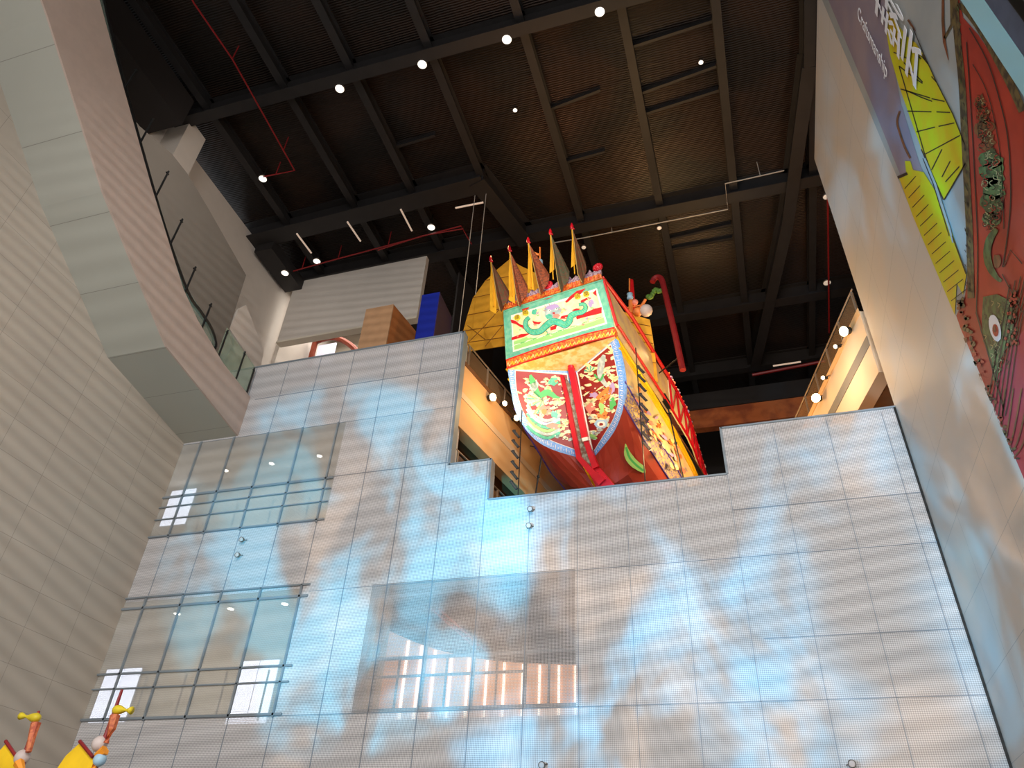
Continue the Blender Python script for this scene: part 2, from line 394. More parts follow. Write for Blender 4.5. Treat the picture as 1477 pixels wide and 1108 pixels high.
# ---- downlights in the left rooms
for row, (zz, ys) in enumerate((((16.38), ((326,678),(392,668),(461,657))), ((9.73), ((256,884),(333,877),(411,870))))):
    for i, (px, py) in enumerate(ys):
        q = P(px, py, Z=zz)
        t = thing('downlight', ('upper' if row == 0 else 'lower')+' room downlight behind the glazed screen, '+('nearest the left wall', 'in the middle of its row of three', 'farthest from the left wall')[i], 'downlight', (q.x,q.y,zz), 0, 'round downlights in the rooms behind the screen')
        obj('trim_ring', MB().lathe(q, (0,0,-1), ((-.0,.16),(.02,.16),(.03,.11))), M['white'], t)
        obj('lamp_disc', MB().lathe(q+Vector((0,0,-.03)), (0,0,-1), ((0,.105),(.012,.1))), mat('hot_downlight', (255,250,235), .5, emit=9), t)

# ---- upper floor behind the front, boat hall galleries
struct('floor_upper', MB().box((-21.3,18.6,16.9),(-8.6,30,17.3)), M['white'])
def along(x, y, az, t, out=0):
    a = math.radians(az); return Vector((x+math.sin(a)*t + math.cos(a)*out, y+math.cos(a)*t - math.sin(a)*out, 0))
def slab(x, y, az, t0, t1, o0, o1, z0, z1, mb, m=None):
    c = [along(x,y,az,t0,o0), along(x,y,az,t1,o0), along(x,y,az,t1,o1), along(x,y,az,t0,o1)]
    mb.hexa([Vector((p.x,p.y,z0)) for p in c]+[Vector((p.x,p.y,z1)) for p in c], m)
LW = (-8.05,18.3,10); RW = (4.40,18.3,-14)
w = MB(); slab(*LW,0,18,0,-.4,14.88,17.45,w,M['spandrel']); slab(*LW,0,18,-.4,-5,14.95,15.3,w,M['soffitwood']); slab(*LW,0,18,.03,0,17.35,17.5,w,M['soffitwood'])
slab(*LW,0,18,-.4,-5,17.2,17.42,w,M['soffitwood']); slab(*LW,0,18,.025,0,15.98,16.22,w,M['spandrelr'])
struct('wall_hall_left', w)
w = MB(); slab(*LW,0,18,0,-4,12.6,13.1,w,M['soffitwood']); slab(*LW,0,18,-.05,-.3,10,12.6,w,M['spandrel']); slab(*LW,0,18,-4.9,-5,13.1,15,w,M['darkvoid']); slab(*LW,6,18,-4.9,-5,17.4,29.5,w,M['darkvoid'])
slab(*LW,0,18,-1.0,-1.15,14.5,14.95,w,M['soffitwood'])
struct('wall_hall_left_lower', w)
w = MB(); slab(*RW,0,16,0,.4,14.72,17.0,w,M['spandrelr']); slab(*RW,0,16,.4,5,14.8,15.1,w,M['soffitwood']); slab(*RW,0,16,-.03,0,16.9,17.12,w,M['spandrel']); slab(*RW,0,16,-.02,0,15.7,16.05,w,M['whiteshade'])
struct('wall_hall_right', w)
w = MB(); slab(*RW,0,16,0,4,12.4,13.0,w,M['soffitwood']); slab(*RW,0,16,.05,.4,10,12.4,w,M['spandrel']); slab(*RW,0,16,1.0,1.2,13.0,14.85,w,M['spandrel'])
struct('wall_hall_right_lower', w)
# far end of the hall and dark outer walls
w = MB(); w.box((-26,42,0),(14,42.3,31),M['darkvoid']); w.box((12,18.2,12),(12.3,42,31),M['darkvoid']); w.box((XR+.35,-14,24),(12.3,-13.8,31),M['darkvoid']); w.box((12,-14,18),(12.3,18.2,31),M['darkvoid'])
struct('wall_far', w)
yb = 36.0; q0, q1, q2 = P(990,594,Y=yb), P(1170,556,Y=yb), P(1100,602,Y=yb)
w = MB(); w.box((-12,yb,q2.z-.2),(9,yb+.5,q0.z),M['timber']); struct('trim_3', w)
w = MB(); w.box((-12,yb-.1,q0.z),(9,yb+.6,q0.z+1.1)); struct('trim_4', w, M['beam'])
q = P(1207,300,Y=27); q3 = P(1235,430,Y=27)
w = MB(); w.box((q.x,27,17.4),(q.x+5,27.2,q.z+4),M['timber'])
for i in range(12): w.box((q.x-.02,26.97,17.6+i*.95),(q.x+5,27.0,17.66+i*.95),M['beam'])
struct('wall_timber_right', w)
# ceiling and steelwork
struct('ceiling', MB().box((-27,-14,30.5),(13,42.3,30.8)), M['deck'])
bn = [10]
def beam(a, b, wd=.35, z0=29.8, z1=30.5, name=None):
    a = Vector(a); b = Vector(b); d = (b-a).normalized(); s_ = Vector((-d.y, d.x, 0))*wd/2; mb = MB()
    # rolled steel section: bottom flange, web, top flange
    for ww, za, zb in ((1, z0, z0+.06), (.25, z0+.06, z1-.06), (1, z1-.06, z1)):
        c = [a-s_*ww, b-s_*ww, b+s_*ww, a+s_*ww]
        mb.hexa([Vector((p.x,p.y,za)) for p in c]+[Vector((p.x,p.y,zb)) for p in c])
    bn[0] += 1; return struct('trim_%d' % bn[0], mb, M['beam'])
for X, ya, yb_ in ((-19.3,0,42),(-15.5,0,42),(-12.4,0,42),(-8.95,0,21),(-5.25,0,42),(-1.45,0,42),(1.95,0,42),(5.4,0,42)):
    beam((X,ya,0),(X+(.35 if X > -6 else 0),yb_,0), .34, 29.9)
for Y, xa, xb, wd in ((13.6,-21,12,.5),(23.8,-21.2,12,.6),(7.4,-21,12,.5),(31.5,-21,12,.6),(37,-21,12,.5)):
    beam((xa,Y,0),(xb,Y,0), wd, 29.55)
beam((-22,20.4,0),(-8.8,20.0,0), .9, 29.4); beam((-9.05,19.8,0),(-7.9,24,0), .8, 29.35)
beam((5.3,18,0),(4.4,26,0), .55, 29.4); beam((4.4,26,0),(2.4,37,0), .55, 29.4); beam((5.3,2,0),(5.3,18,0), .4, 29.4)
for (x0,y0_,x1,y1_) in ((-1.3,15.8,1.9,15.6),(-1.3,18.9,1.9,18.6),(-1.3,17.9,1.9,17.5),(-5,17.6,-2.8,17.3),(-12.2,17.6,-10.3,17.5),(-5,20.4,-3.2,20.3),(-1.2,26.2,1.9,26),(-1.2,26.9,1.9,26.9)):
    beam((x0,y0_,0),(x1,y1_,0), .12, 30.2)
# left upper wall, pilaster and white bulkhead
w = MB(); w.box((-21.9,4,17.3),(-21.4,24.5,29.9)); struct('wall_left_upper', w, M['white'])
w = MB(); w.box((-21.4,13.7,17.3),(-20.25,14.75,29.85)); struct('wall_pilaster', w, M['white'])
w = MB(); w.box((-21.4,-10,28.2),(-19.6,13.0,29.9)); struct('trim_5', w, M['darkvoid'])
w = MB(); w.box((-21.2,20.6,28.9),(-20.2,23.6,29.6)); struct('trim_6', w, M['beam'])
w = MB(); w.box((-20.75,23.6,25.35),(-13.1,23.9,29.6),M['white']); w.box((-20.75,23.55,25.25),(-13.1,23.95,25.36),M['cream'])
struct('wall_bulkhead', w)
w = MB(); w.box((-26,29,17.3),(-19.4,29.2,30.4),M['cream']); w.box((-19.4,29,17.3),(-8,29.2,30.4),M['darkvoid'])
w.box((-21.4,24.4,17.3),(-21.2,29,30.4),M['white']); struct('wall_upper_back', w)

# rust arch, and a glowing panel standing for daylight below the bulkhead
t = thing('arch_frame', 'rust-brown curved timber arch under the white bulkhead', 'arch', (-18,26.5,17.3))
pa = smooth_path([(455,493),(475,487),(492,490),(508,500),(520,513)], 4)
ab = MB(); ab.tube([P(x,y,Y=26.5) for x, y in pa], .16, n=8); obj('arch_rib', ab, M['rust'], t)
q = P(520,513,Y=26.5); obj('arch_post', MB().box((q.x-.12,26.4,17.3),(q.x+.12,26.6,q.z)), M['rust'], t)
q = P(455,493,Y=26.5); obj('arch_post', MB().box((q.x-.12,26.4,17.3),(q.x+.12,26.6,q.z)), M['rust'], t)
a, b = P(452,500,Y=27.5), P(480,515,Y=27.5)
o = obj('daylight_glimpse', MB().box((a.x,27.5,17.31),(b.x,27.58,a.z)), mat('bluish_white', (220,224,240), .5, emit=.3)); tag(o, 'pale bluish-white glowing panel standing for daylight under the white bulkhead', 'panel')
# wooden block and blue block standing on the upper floor
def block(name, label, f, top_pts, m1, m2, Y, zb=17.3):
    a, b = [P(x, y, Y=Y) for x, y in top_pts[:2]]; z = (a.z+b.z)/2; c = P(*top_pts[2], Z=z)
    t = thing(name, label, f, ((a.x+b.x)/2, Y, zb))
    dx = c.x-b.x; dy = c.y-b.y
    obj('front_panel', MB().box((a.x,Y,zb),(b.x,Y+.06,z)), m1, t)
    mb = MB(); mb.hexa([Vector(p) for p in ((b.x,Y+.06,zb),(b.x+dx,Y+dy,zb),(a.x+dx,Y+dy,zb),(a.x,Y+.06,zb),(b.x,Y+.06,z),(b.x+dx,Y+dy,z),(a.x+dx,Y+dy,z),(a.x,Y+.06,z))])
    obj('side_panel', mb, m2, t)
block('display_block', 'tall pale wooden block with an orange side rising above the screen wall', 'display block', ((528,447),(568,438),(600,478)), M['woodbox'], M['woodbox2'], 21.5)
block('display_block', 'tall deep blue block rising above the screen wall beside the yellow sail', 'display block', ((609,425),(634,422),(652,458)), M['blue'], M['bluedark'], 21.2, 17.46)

# gallery railings
def railing(x, y, az, t0, t1, z0, zt, label, inset=-.05, step=1.35, name='glass_railing'):
    a = along(x,y,az,t0,inset); t = thing(name, label, 'railing', (a.x,a.y,z0))
    mb = MB(); q0 = along(x,y,az,t0,inset); q1 = along(x,y,az,t1,inset); mb.tube([(q0.x,q0.y,zt),(q1.x,q1.y,zt)], .03, n=8); obj('handrail', mb, M['steel'], t)
    mb = MB(); slab(x,y,az,t0,t1,inset,inset-.012,z0+.08,zt-.12,mb); obj('glass_panel', mb, M['smoke'], t)
    mb = MB(); slab(x,y,az,t0,t1,inset+.03,inset-.03,z0-.02,z0+.05,mb); obj('base_rail', mb, M['steel'], t)
    s_ = t0+.1
    while s_ < t1:
        mb = MB(); slab(x,y,az,s_,s_+.05,inset+.03,inset-.03,z0,zt,mb); obj('post', mb, M['steel'], t); s_ += step
railing(*LW, .2, 17, 17.5, 18.42, 'glass railing with steel posts along the left upper gallery beside the boat')
railing(*RW, .2, 15.5, 17.12, 18.1, 'steel and glass railing along the right upper gallery', inset=.1)
railing(*LW, .2, 17, 13.1, 14.1, 'glass railing of the lower left gallery under the brown soffit', inset=-.1)

# ================================================================== ESCALATOR
esc = thing('escalator', 'long inclined escalator casing descending along the left wall to a landing', 'escalator', (XL+1.1, 15.8, 15.5))
XE = -16.3
low = [(18.0,15.47),(13.75,16.1),(9.6,18.62),(5.85,21.6),(1.0,25.0)]
upp = [(18.0,17.15),(16.2,17.35),(14.5,17.87),(13.5,18.35),(10.83,20.4),(7.93,22.85),(5,25.4),(1.0,28.4)]
def yz(pts, X): return [Vector((X, y, z)) for y, z in pts]
mb = MB()
for (a, b) in zip(low[:-1], low[1:]): mb.hexa([Vector(p) for p in ((XL,a[0],a[1]),(XE,a[0],a[1]),(XE,b[0],b[1]),(XL,b[0],b[1]),(XL,a[0],a[1]+.1),(XE,a[0],a[1]+.1),(XE,b[0],b[1]+.1),(XL,b[0],b[1]+.1))])
obj('soffit', mb, M['soffit'], esc)
mb = MB(); mb.prism(yz(low+upp[::-1], XE), (.06,0,0)); obj('side_casing', mb, M['flank'], esc)
mb = MB()
deckp = [(y, z-.25) for y, z in upp]
for a, b in zip(deckp[:-1], deckp[1:]): mb.hexa([Vector(p) for p in ((XL+.02,a[0],a[1]),(XE-.02,a[0],a[1]),(XE-.02,b[0],b[1]),(XL+.02,b[0],b[1]),(XL+.02,a[0],a[1]+.05),(XE-.02,a[0],a[1]+.05),(XE-.02,b[0],b[1]+.05),(XL+.02,b[0],b[1]+.05))])
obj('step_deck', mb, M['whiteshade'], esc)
hr = smooth_path([(1.5,28.9),(5,26.0),(7.9,23.2),(10.14,21.25),(12.01,19.72),(13.76,18.55),(14.6,18.35),(15.25,18.2),(15.68,17.9),(15.72,17.6),(15.55,17.38)], 5)
obj('handrail', MB().tube([(XE-.1,y,z) for y, z in hr], .085, n=8), M['rubber'], esc)
gl = [(1.0,28.4),(5,25.4),(7.93,22.85),(10.83,20.4),(13.5,18.35),(14.5,17.87),(15.6,17.5),(15.72,17.75),(15.6,18.1),(15.0,18.35),(13.76,18.6),(12.01,19.8),(10.14,21.3),(7.9,23.3),(5,26.1),(1.0,29.5)]
obj('glass_balustrade', MB().prism(yz(gl, XE-.05), (-.015,0,0)), M['glass'], esc)
posts = [((198,100),(176,134)),((222,171),(200,211)),((244,247),(223,288)),((264,316),(245,355)),((283,385),(264,430)),((305,437),(291,478)),((329,476),(315,517)),((354,507),(342,545)),((367,530),(357,567))]
for i, (a, b) in enumerate(posts):
    p = P(*b, X=XE); q = P(*a, X=XE); h = 1.25 if i > 4 else .95
    y = (p.y+q.y)/2 if i > 4 else p.y+.25; zb = p.z-.05; zt = q.z if i > 4 else q.z
    yy = q.y if i <= 4 else y
    mb = MB().tube([(XE-.02, p.y if i <= 4 else y, zb), (XE-.02, yy, zt)], .035, n=6).box((XE-.05,yy-.06,zt-.12),(XE+.0,yy+.06,zt-.09))
    obj('rail_post', mb, M['black'], esc)
mb = MB().prism(yz([(15.9,17.45),(17.85,17.25),(17.85,18.45),(15.9,18.75)], XE-.02), (-.015,0,0)); obj('landing_glass', mb, M['greenglass'], esc)
obj('newel', MB().box((XE-.5,15.9,17.2),(XE-.12,16.3,17.65)), M['black'], esc)
# far side parapets of the escalator well
pg = [(150,40),(185,168),(248,222),(270,250),(300,300),(355,397),(331,473),(300,420),(270,330)]
Xp = -18.35
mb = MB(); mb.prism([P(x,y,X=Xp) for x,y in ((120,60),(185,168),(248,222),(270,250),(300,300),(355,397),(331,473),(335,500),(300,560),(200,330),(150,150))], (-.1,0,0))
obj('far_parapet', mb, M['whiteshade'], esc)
mb = MB(); mb.prism([P(x,y,X=-18.4) for x,y in ((355,440),(344,446),(331,474),(374,538),(381,506))], (-.1,0,0)); obj('landing_parapet', mb, M['white'], esc)
obj('landing_wall', MB().box((-18.5,14.5,17.2),(-18.45,18.0,18.8)), M['cream'], esc)

# ================================================================== CEILING FITTINGS
def disc_light(px, py, label, r=.2, z=29.55, m='lamp', drop=.25, zt=30.5, group='round high-bay lights under the black ceiling'):
    q = P(px, py, Z=z); t = thing('ceiling_light', label, 'light', (q.x,q.y,z), 0, group)
    obj('reflector', MB().lathe(q, (0,0,1), ((0,r),(.04,r*1.05),(.16,r*.6),(.2,r*.25))), M['bronze'], t, True)
    obj('lens', MB().lathe(q+Vector((0,0,-.01)), (0,0,-1), ((0,r*.92),(.03,r*.7))), M[m], t)
    obj('stem', MB().tube([q+Vector((0,0,.2)), Vector((q.x,q.y,zt))], .02, n=6), M['black'], t)
big = [(865,17,'farthest right of the row along the first cross beam'),(731,57,'second from the right along the first cross beam'),(609,93,'third from the right along the first cross beam'),(490,128,'leftmost of the row along the first cross beam')]
for x, y, l in big: disc_light(x, y, 'round white high-bay light, '+l)
disc_light(379,258,'round white light at the end of the short red pipe near the left wall')
disc_light(411,394,'round white light at the left wall corner, end of the long red pipe', .2, 28.6)
disc_light(457,377,'round white light on the long red pipe, second from the left wall')
disc_light(622,328,'round white light on the long red pipe above the yellow sail')
disc_light(743,159,'tiny round light high between dark beams, left of centre', .1, 30.3)
disc_light(1011,90,'tiny round light high between dark beams, right of centre', .1, 30.3)
disc_light(1192,284,'dim round light beside the top corner of the right wall', .16, 29.5, 'lampdim')
disc_light(1193,408,'dim round light above the right gallery railing', .2, 29.5, 'lampdim')
disc_light(951,329,'small dim light hanging at the thin grey pipe', .12, 29.5, 'lampdim')
disc_light(842,357,'small dim light just behind the rightmost boat flag', .12, 29.5, 'lampdim')
for i, ((ax,ay),(bx,by)) in enumerate((((428,337),(449,365)),((501,320),(520,348)),((578,302),(594,333)),((657,300),(697,292)))):
    a, b = P(ax,ay,Z=29.3), P(bx,by,Z=29.3)
    t = thing('tube_light', ('slim tube light nearest the left wall','slim tube light second from the left wall','slim tube light third from the left wall','slim tube light lying crosswise above the blue block')[i], 'tube light', a, 0, 'slim tube lights under the ceiling')
    obj('tube', MB().tube([a,b], .045, n=8), M['tube'], t)
    for f_ in (.1,.9): q = a.lerp(b,f_); obj('hanger', MB().tube([q, Vector((q.x,q.y,30.5))], .008, n=5), M['black'], t)
def pipe(name, pts, z, r, m, label, cat='pipe', stubs=()):
    v = [P(x,y,Z=z) if len((x,y)) == 2 else None for x, y in pts]
    t = thing(name, label, cat, v[0]); obj('pipe_run', MB().tube(v, r, n=7), m, t)
    for f_, ln in stubs:
        seg = f_*(len(v)-1); i = min(int(seg), len(v)-2); q = v[i].lerp(v[i+1], seg-i); obj('drop_head', MB().tube([q, q+Vector((0,0,ln))], r*.7, n=6), m, t)
pipe('sprinkler_pipe', [(262,-30),(280,5),(335,85),(425,246),(380,255)], 29.35, .035, M['redpipe'], 'long thin red pipe running down the black ceiling on the left', stubs=((.5,1.0),(.7,1.0),(.9,.9)))
pipe('sprinkler_pipe', [(413,394),(470,378),(560,354),(665,326),(680,352)], 29.25, .035, M['redpipe'], 'long red pipe passing under the tube lights towards the boat', stubs=((.1,1.0),(.3,1),(.5,1)))
pipe('sprinkler_pipe', [(545,361),(610,340),(668,330)], 29.05, .03, M['redpipe'], 'short red pipe doubling the long one above the blue block')
pipe('conduit_pipe', [(800,350),(843,343),(1050,302),(1046,265),(1131,246)], 29.4, .028, M['greypipe'], 'thin grey conduit with a step, behind the boat flags', stubs=((.3,1),(.55,1),(.9,1)))
pipe('sprinkler_pipe', [(1194,285),(1196,480)], 29.3, .045, M['redpipe'], 'straight dark red pipe beside the right gallery')
pipe('sprinkler_pipe', [(1085,541),(1190,521)], 28.8, .09, M['redpipe'], 'thick red pipe low over the back of the boat hall')
pipe('rod_pipe', [(1115,528),(1155,522)], 28.4, .05, M['tube'], 'short pale rod just above the thick red pipe')
for (a, b, l) in (((677,352),(663,470),'thin hanging cable beside the yellow sail, long one'),((692,368),(686,425),'thin hanging cable beside the yellow sail, short one')):
    q = P(*a, Y=20.5); q2 = P(*b, Y=20.5)
    o = obj('hanging_cable', MB().tube([(q.x,q.y,30.4),(q2.x,q2.y,17.3 if l.endswith('long one') else q2.z)], .018, n=5), M['greypipe']); tag(o, l, 'cable')

# ================================================================== HALL SPOTLIGHTS
def spot_fixture(q, aim, label, s=.16, hot=True, up=None, group='warm spotlights on the gallery edges'):
    t = thing('spotlight', label, 'spotlight', q, 0, group); d = (Vector(aim)-q).normalized()
    obj('housing', MB().lathe(q-d*.28, d, ((0,s*.55),(.04,s*.7),(.2,s*.8),(.28,s))), M['black'], t, True)
    obj('lens', MB().lathe(q+d*.003, d, ((0,s*.9),(.02,s*.7))), M['lamphot'] if hot else M['lampdim'], t)
    obj('bracket', MB().tube([q-d*.14, q-d*.14+Vector((0,0,.3))] if up is None else [q-d*.14, up], .02, n=6), M['black'], t)
def lwp(px, py, o=.35):      # point on the left hall wall plane moved into the hall
    a = math.radians(10); n = Vector((math.cos(a), -math.sin(a), 0)); return PP(px, py, Vector((LW[0],LW[1],0))+n*o, n)
def rwp(px, py, o=.35):
    a = math.radians(-14); n = Vector((-math.cos(a), math.sin(a), 0)); return PP(px, py, Vector((RW[0],RW[1],0))+n*o, n)
lamps = []
for i, (x, y) in enumerate(((711,573),(728,582),(745,603))):
    q = lwp(x, y, .25); lamps.append((q, i)); a = math.radians(10)
    spot_fixture(q, (-1.5,16,14.5) if i == 0 else (-2,17,15), ('large bright','middle','small rear')[i]+' spotlight on the left gallery edge beside the boat stern', (.16,.11,.12)[i], True, Vector((q.x-math.cos(a)*.3,q.y+.05,q.z+.05)))
for i, (x, y) in enumerate(((1217,478),(1177,574),(1205,500),(1187,545))):
    q = rwp(x, y, .3); spot_fixture(q, (-1,15,13.5), ('bright spotlight at the near end of the right gallery railing','bright spotlight at the far end of the right gallery railing','small dark spotlight under the right railing, upper one','small dark spotlight under the right railing, lower one')[i], (.17,.17,.07,.07)[i], True, Vector((q.x+.22,q.y+.05,q.z+.1)))
q = lwp(775,645,.3); spot_fixture(q, (-3,16,13), 'small spotlight beside the blue trimmed stern, left side', .1, True, Vector((q.x-.3,q.y,q.z+.1)))
def lamp_row(pts, Y, side, rods):
    q0 = P(*pts[0], Y=Y); q1 = P(*pts[-1], Y=Y)
    t0 = thing('lamp_pole', 'thin dark vertical pole carrying the row of flat black lamps, %s of the stern' % side, 'pole', (q0.x,Y,q1.z-.6))
    xm = q0.x + (.12 if side == 'left' else -.12)
    obj('pole', MB().tube([(xm,Y+.12,q1.z-2.2),(xm,Y+.12,q0.z+1.0)], .018, n=6), M['black'], t0)
    for i, p in enumerate(pts):
        q = P(*p, Y=Y); t = thing('bar_lamp', 'flat black bar lamp %s of the boat stern, %s' % (side, 'topmost of its row' if i == 0 else 'bottom of its row' if i == len(pts)-1 else 'number %d down its vertical row' % (i+1)), 'lamp', q, 0, 'bar lamps %s of the boat' % side)
        mb = MB(); a = Vector((.10,.03,-.14)); u_ = Vector((.035,0,.02)); k = Vector((0,.05,.02)); c = [q-a-u_, q+a-u_, q+a+u_, q-a+u_]
        mb.hexa([x-k*.5 for x in c]+[x+k*.5 for x in c]); obj('lamp_body', mb, M['black'], t)
        obj('arm', MB().tube([q, q+Vector((-.04,0,.16)), q+Vector((-.13,0,.13))], .014, n=5), M['black'], t)
        mb = MB(); c = [x-k*.55 for x in c]; obj('lens', MB().hexa([x*1.0-Vector((0,.012,.0)) for x in [q-a*.8-u_*.6-k*.55, q+a*.8-u_*.6-k*.55, q+a*.8+u_*.6-k*.55, q-a*.8+u_*.6-k*.55]]+[q-a*.8-u_*.6-k*.5, q+a*.8-u_*.6-k*.5, q+a*.8+u_*.6-k*.5, q-a*.8+u_*.6-k*.5]), mat('lamp_lens', (70,60,50), .2), t)
lamp_row([(744.5,626),(743.5,640),(743,655.5),(742.6,670.7),(741.6,685.5),(741,700)], 18.9, 'left', None)
lamp_row([(924,533),(925.5,546),(926.5,559.5),(927.5,573),(928.5,587),(929.5,601),(930.5,615),(931.5,629),(932.5,643)], 18.45, 'right', None)
for (a, b, l) in (((781,660),(772,716),'thin black stay rod on the left of the hull'),((964,590),(986,692),'thin black stay rod on the right of the hull')):
    q, q2 = P(*a, Y=18.75), P(*b, Y=18.75); d = (q2-q).normalized()
    o = obj('stay_rod', MB().tube([q, q2+d*1.5], .025, n=6).ball(q.lerp(q2,.5), .05), M['black']); tag(o, l, 'rod')

# ================================================================== BOAT
AZ = math.radians(11)
S = P(812, 480, Y=19.2); S.z = 0
boat = thing('king_boat', 'brightly painted ceremonial wooden boat seen from its stern, green framed dragon panel on top', 'boat', (S.x, S.y, 14.1), -AZ)
# local boat axes: x = starboard (v), y = forward (u), z = up
BF = Matrix.Translation(S) @ Matrix.Rotation(-AZ, 4, 'Z')
def Bp(u, v, w_): return BF @ Vector((v, u, w_))
Vd = (BF.to_3x3() @ Vector((1,0,0))); Ud = (BF.to_3x3() @ Vector((0,1,0))); Wd = Vector((0,0,1))
def plane3(a, b, c): return a, (b-a).cross(c-a).normalized()
bp0, bn_ = plane3(Bp(-.16,0,18.25), Bp(-.16,1,18.25), Bp(-.82,0,20.0))
if bn_.dot(EYE-bp0) < 0: bn_ = -bn_
lf0, lfn = plane3(Bp(.1,-2,17.95), Bp(1.18,0,18.0), Bp(2.47,0,15.2))
rf0, rfn = plane3(Bp(.1,2,17.95), Bp(1.18,0,18.0), Bp(2.47,0,15.2))
if lfn.dot(EYE-lf0) < 0: lfn = -lfn
if rfn.dot(EYE-rf0) < 0: rfn = -rfn
# --- transom board
board = [(727,449),(869,404),(886,474),(731,520)]
mb = MB(); mb.prism([PP(x,y,bp0,bn_) for x,y in board], -bn_*.12); obj('transom_board', mb, M['teal'], boat)
A = Art(bp0+bn_*.004, bn_)
inner = [(737,455),(861,416),(876,467),(740,508)]
A.poly(inner, M['white_p'], 1); inn2 = [(739,457.5),(859.5,419.5),(873,465.5),(742,505)]
A.poly(inn2, M['cream_p'], 2)
# green water along the foot
A.poly([(741,493),(760,486),(775,489),(800,478),(822,474),(850,466),(871,458),(873,465.5),(742,505)], M['lightgreen'], 3)
for i in range(14):
    x = 745+i*9; y = 499-i*2.9; A.line(smooth_path([(x-6,y+1),(x,y-2),(x+6,y-3)],3), 1.0, M['green'] if i % 2 else M['white_p'], 4)
reds = [[(736.5,461),(744,463),(750,468),(757,470),(760,477),(754,474),(745,468),(738,466)], [(738,487),(752,482),(766,481),(756,486),(738,491)],
        [(830,452),(845,451),(856,446),(868,443),(868,452),(855,455),(842,458),(832,461)], [(815,436),(822,428),(832,420),(845,416),(838,424),(826,430),(818,437)],
        [(837,434),(848,429),(854,430),(845,434),(839,438)], [(753,446),(764,443),(762,446),(754,449)], [(810,456),(820,454),(818,460),(808,460)], [(794,472),(804,468),(802,475),(794,477)],
        [(768,463),(776,465),(782,464),(778,468),(770,467)], [(855,423),(860,418),(861,428)], [(824,448),(832,445),(838,446),(830,449)], [(782,433),(800,428),(790,432)]]
for r_ in reds: A.poly(r_, M['red'], 4)
for x, y in scatter(inn2, 46, 4): A.blob(x, y, random.uniform(1.2,3), random.uniform(.8,1.6), random.choice((M['cream_p'], M['orange'], M['lightgreen'], M['pink'], M['cream_p'])), 4, random.uniform(-.6,.2))
dr = smooth_path([(764,458),(759,463),(759,472),(767,479),(779,478),(787,471),(797,464),(808,466),(815,469),(821,464),(824,456),(832,452),(841,450),(845,444),(842,439),(835,440)], 5)
wd = [3+6*math.sin(PI*min(1,(i+6)/(len(dr)+6))) for i in range(len(dr))]
A.line(dr, [x+1.2 for x in wd], M['ink'], 5); A.line(dr, wd, M['jade'], 6)
for i in range(4, len(dr)-3, 2):
    a = dr[i]; A.line([(a[0]-1.2,a[1]-1),(a[0]+1.2,a[1]+1.5)], .5, M['lightgreen'], 7)
for bx, by in ((776,452),(815,446),(850,433),(848,460),(790,480)):     # claws and flames
    for k in range(5):
        a = k*1.1+random.random(); A.line([(bx,by),(bx+5*math.cos(a),by+4*math.sin(a))], [1.4,.3], random.choice((M['jade'],M['orange'],M['lilac'])), 7)
A.blob(797,449,12,9,M['greyblue'],7,-.2,.15,16); A.blob(797,443,10,4,M['lilac'],8,-.25,.2); A.blob(792,457,5,3.5,M['jade'],8,0,.2); A.blob(803,456,5,3,M['pink'],8,0,.2)
A.blob(793,448,2,1.6,M['white_p'],9); A.blob(803,446,2,1.6,M['white_p'],9); A.blob(793,448,.8,.8,M['ink'],10); A.blob(803,446,.8,.8,M['ink'],10); A.blob(799,452,2,1.4,M['red'],9)
for k in range(12):
    a = PI+k*PI/11; A.line([(797+9*math.cos(a),449+7*math.sin(a)),(797+15*math.cos(a+.1),448+11*math.sin(a+.1))], [1.6,.3], M['greyblue'] if k % 2 else M['pink'], 7)
A.blob(771,450,4,4,M['jade'],8,0,.3); A.blob(853,437,4,6,M['lilac'],7,.3,.3)
discs = ((746.5,458.5),(758.5,451.5),(833.5,428),(846,424.5))
for x, y in discs: A.blob(x, y, 4.6, 4.4, M['yellow'], 8, 0, .03, 16)
obj('dragon_painting', A.mb, None, boat)
def text_mesh(name, body, size, origin, ex, ey, m, parent=None, extr=.002):
    cu = bpy.data.curves.new('tmp', 'FONT'); cu.body = body; cu.size = size; cu.align_x = 'CENTER'; cu.align_y = 'CENTER'; cu.extrude = extr
    to = bpy.data.objects.new('tmp', cu); C.objects.link(to); bpy.context.view_layer.update()
    me = bpy.data.meshes.new_from_object(to.evaluated_get(bpy.context.evaluated_depsgraph_get())); bpy.data.objects.remove(to)
    ex = Vector(ex); ey = Vector(ey); ez = ex.cross(ey).normalized()
    T = Matrix.Translation(origin) @ Matrix((ex, ey, ez)).transposed().to_4x4()
    bm = bmesh.new(); bm.from_mesh(me); bm.transform(T); mb = MB(); mb.bm.free(); mb.bm = bm
    return obj(name, mb, m, parent)
bup = bn_.cross(Vd).normalized()
if bup.z < 0: bup = -bup
for (x, y), ch in zip(discs, '順雨調風'):
    text_mesh('lettering', ch, .19, PP(x, y, bp0, bn_)+bn_*.034, Vd, bup, M['ink'], boat)
# frame mouldings of the board
mb = MB()
bc = [PP(x,y,bp0,bn_)+bn_*.01 for x,y in board]
for a, b in zip(bc, bc[1:]+bc[:1]): mb.tube([a,b], .03, n=6)
obj('board_moulding', mb, M['teal'], boat)
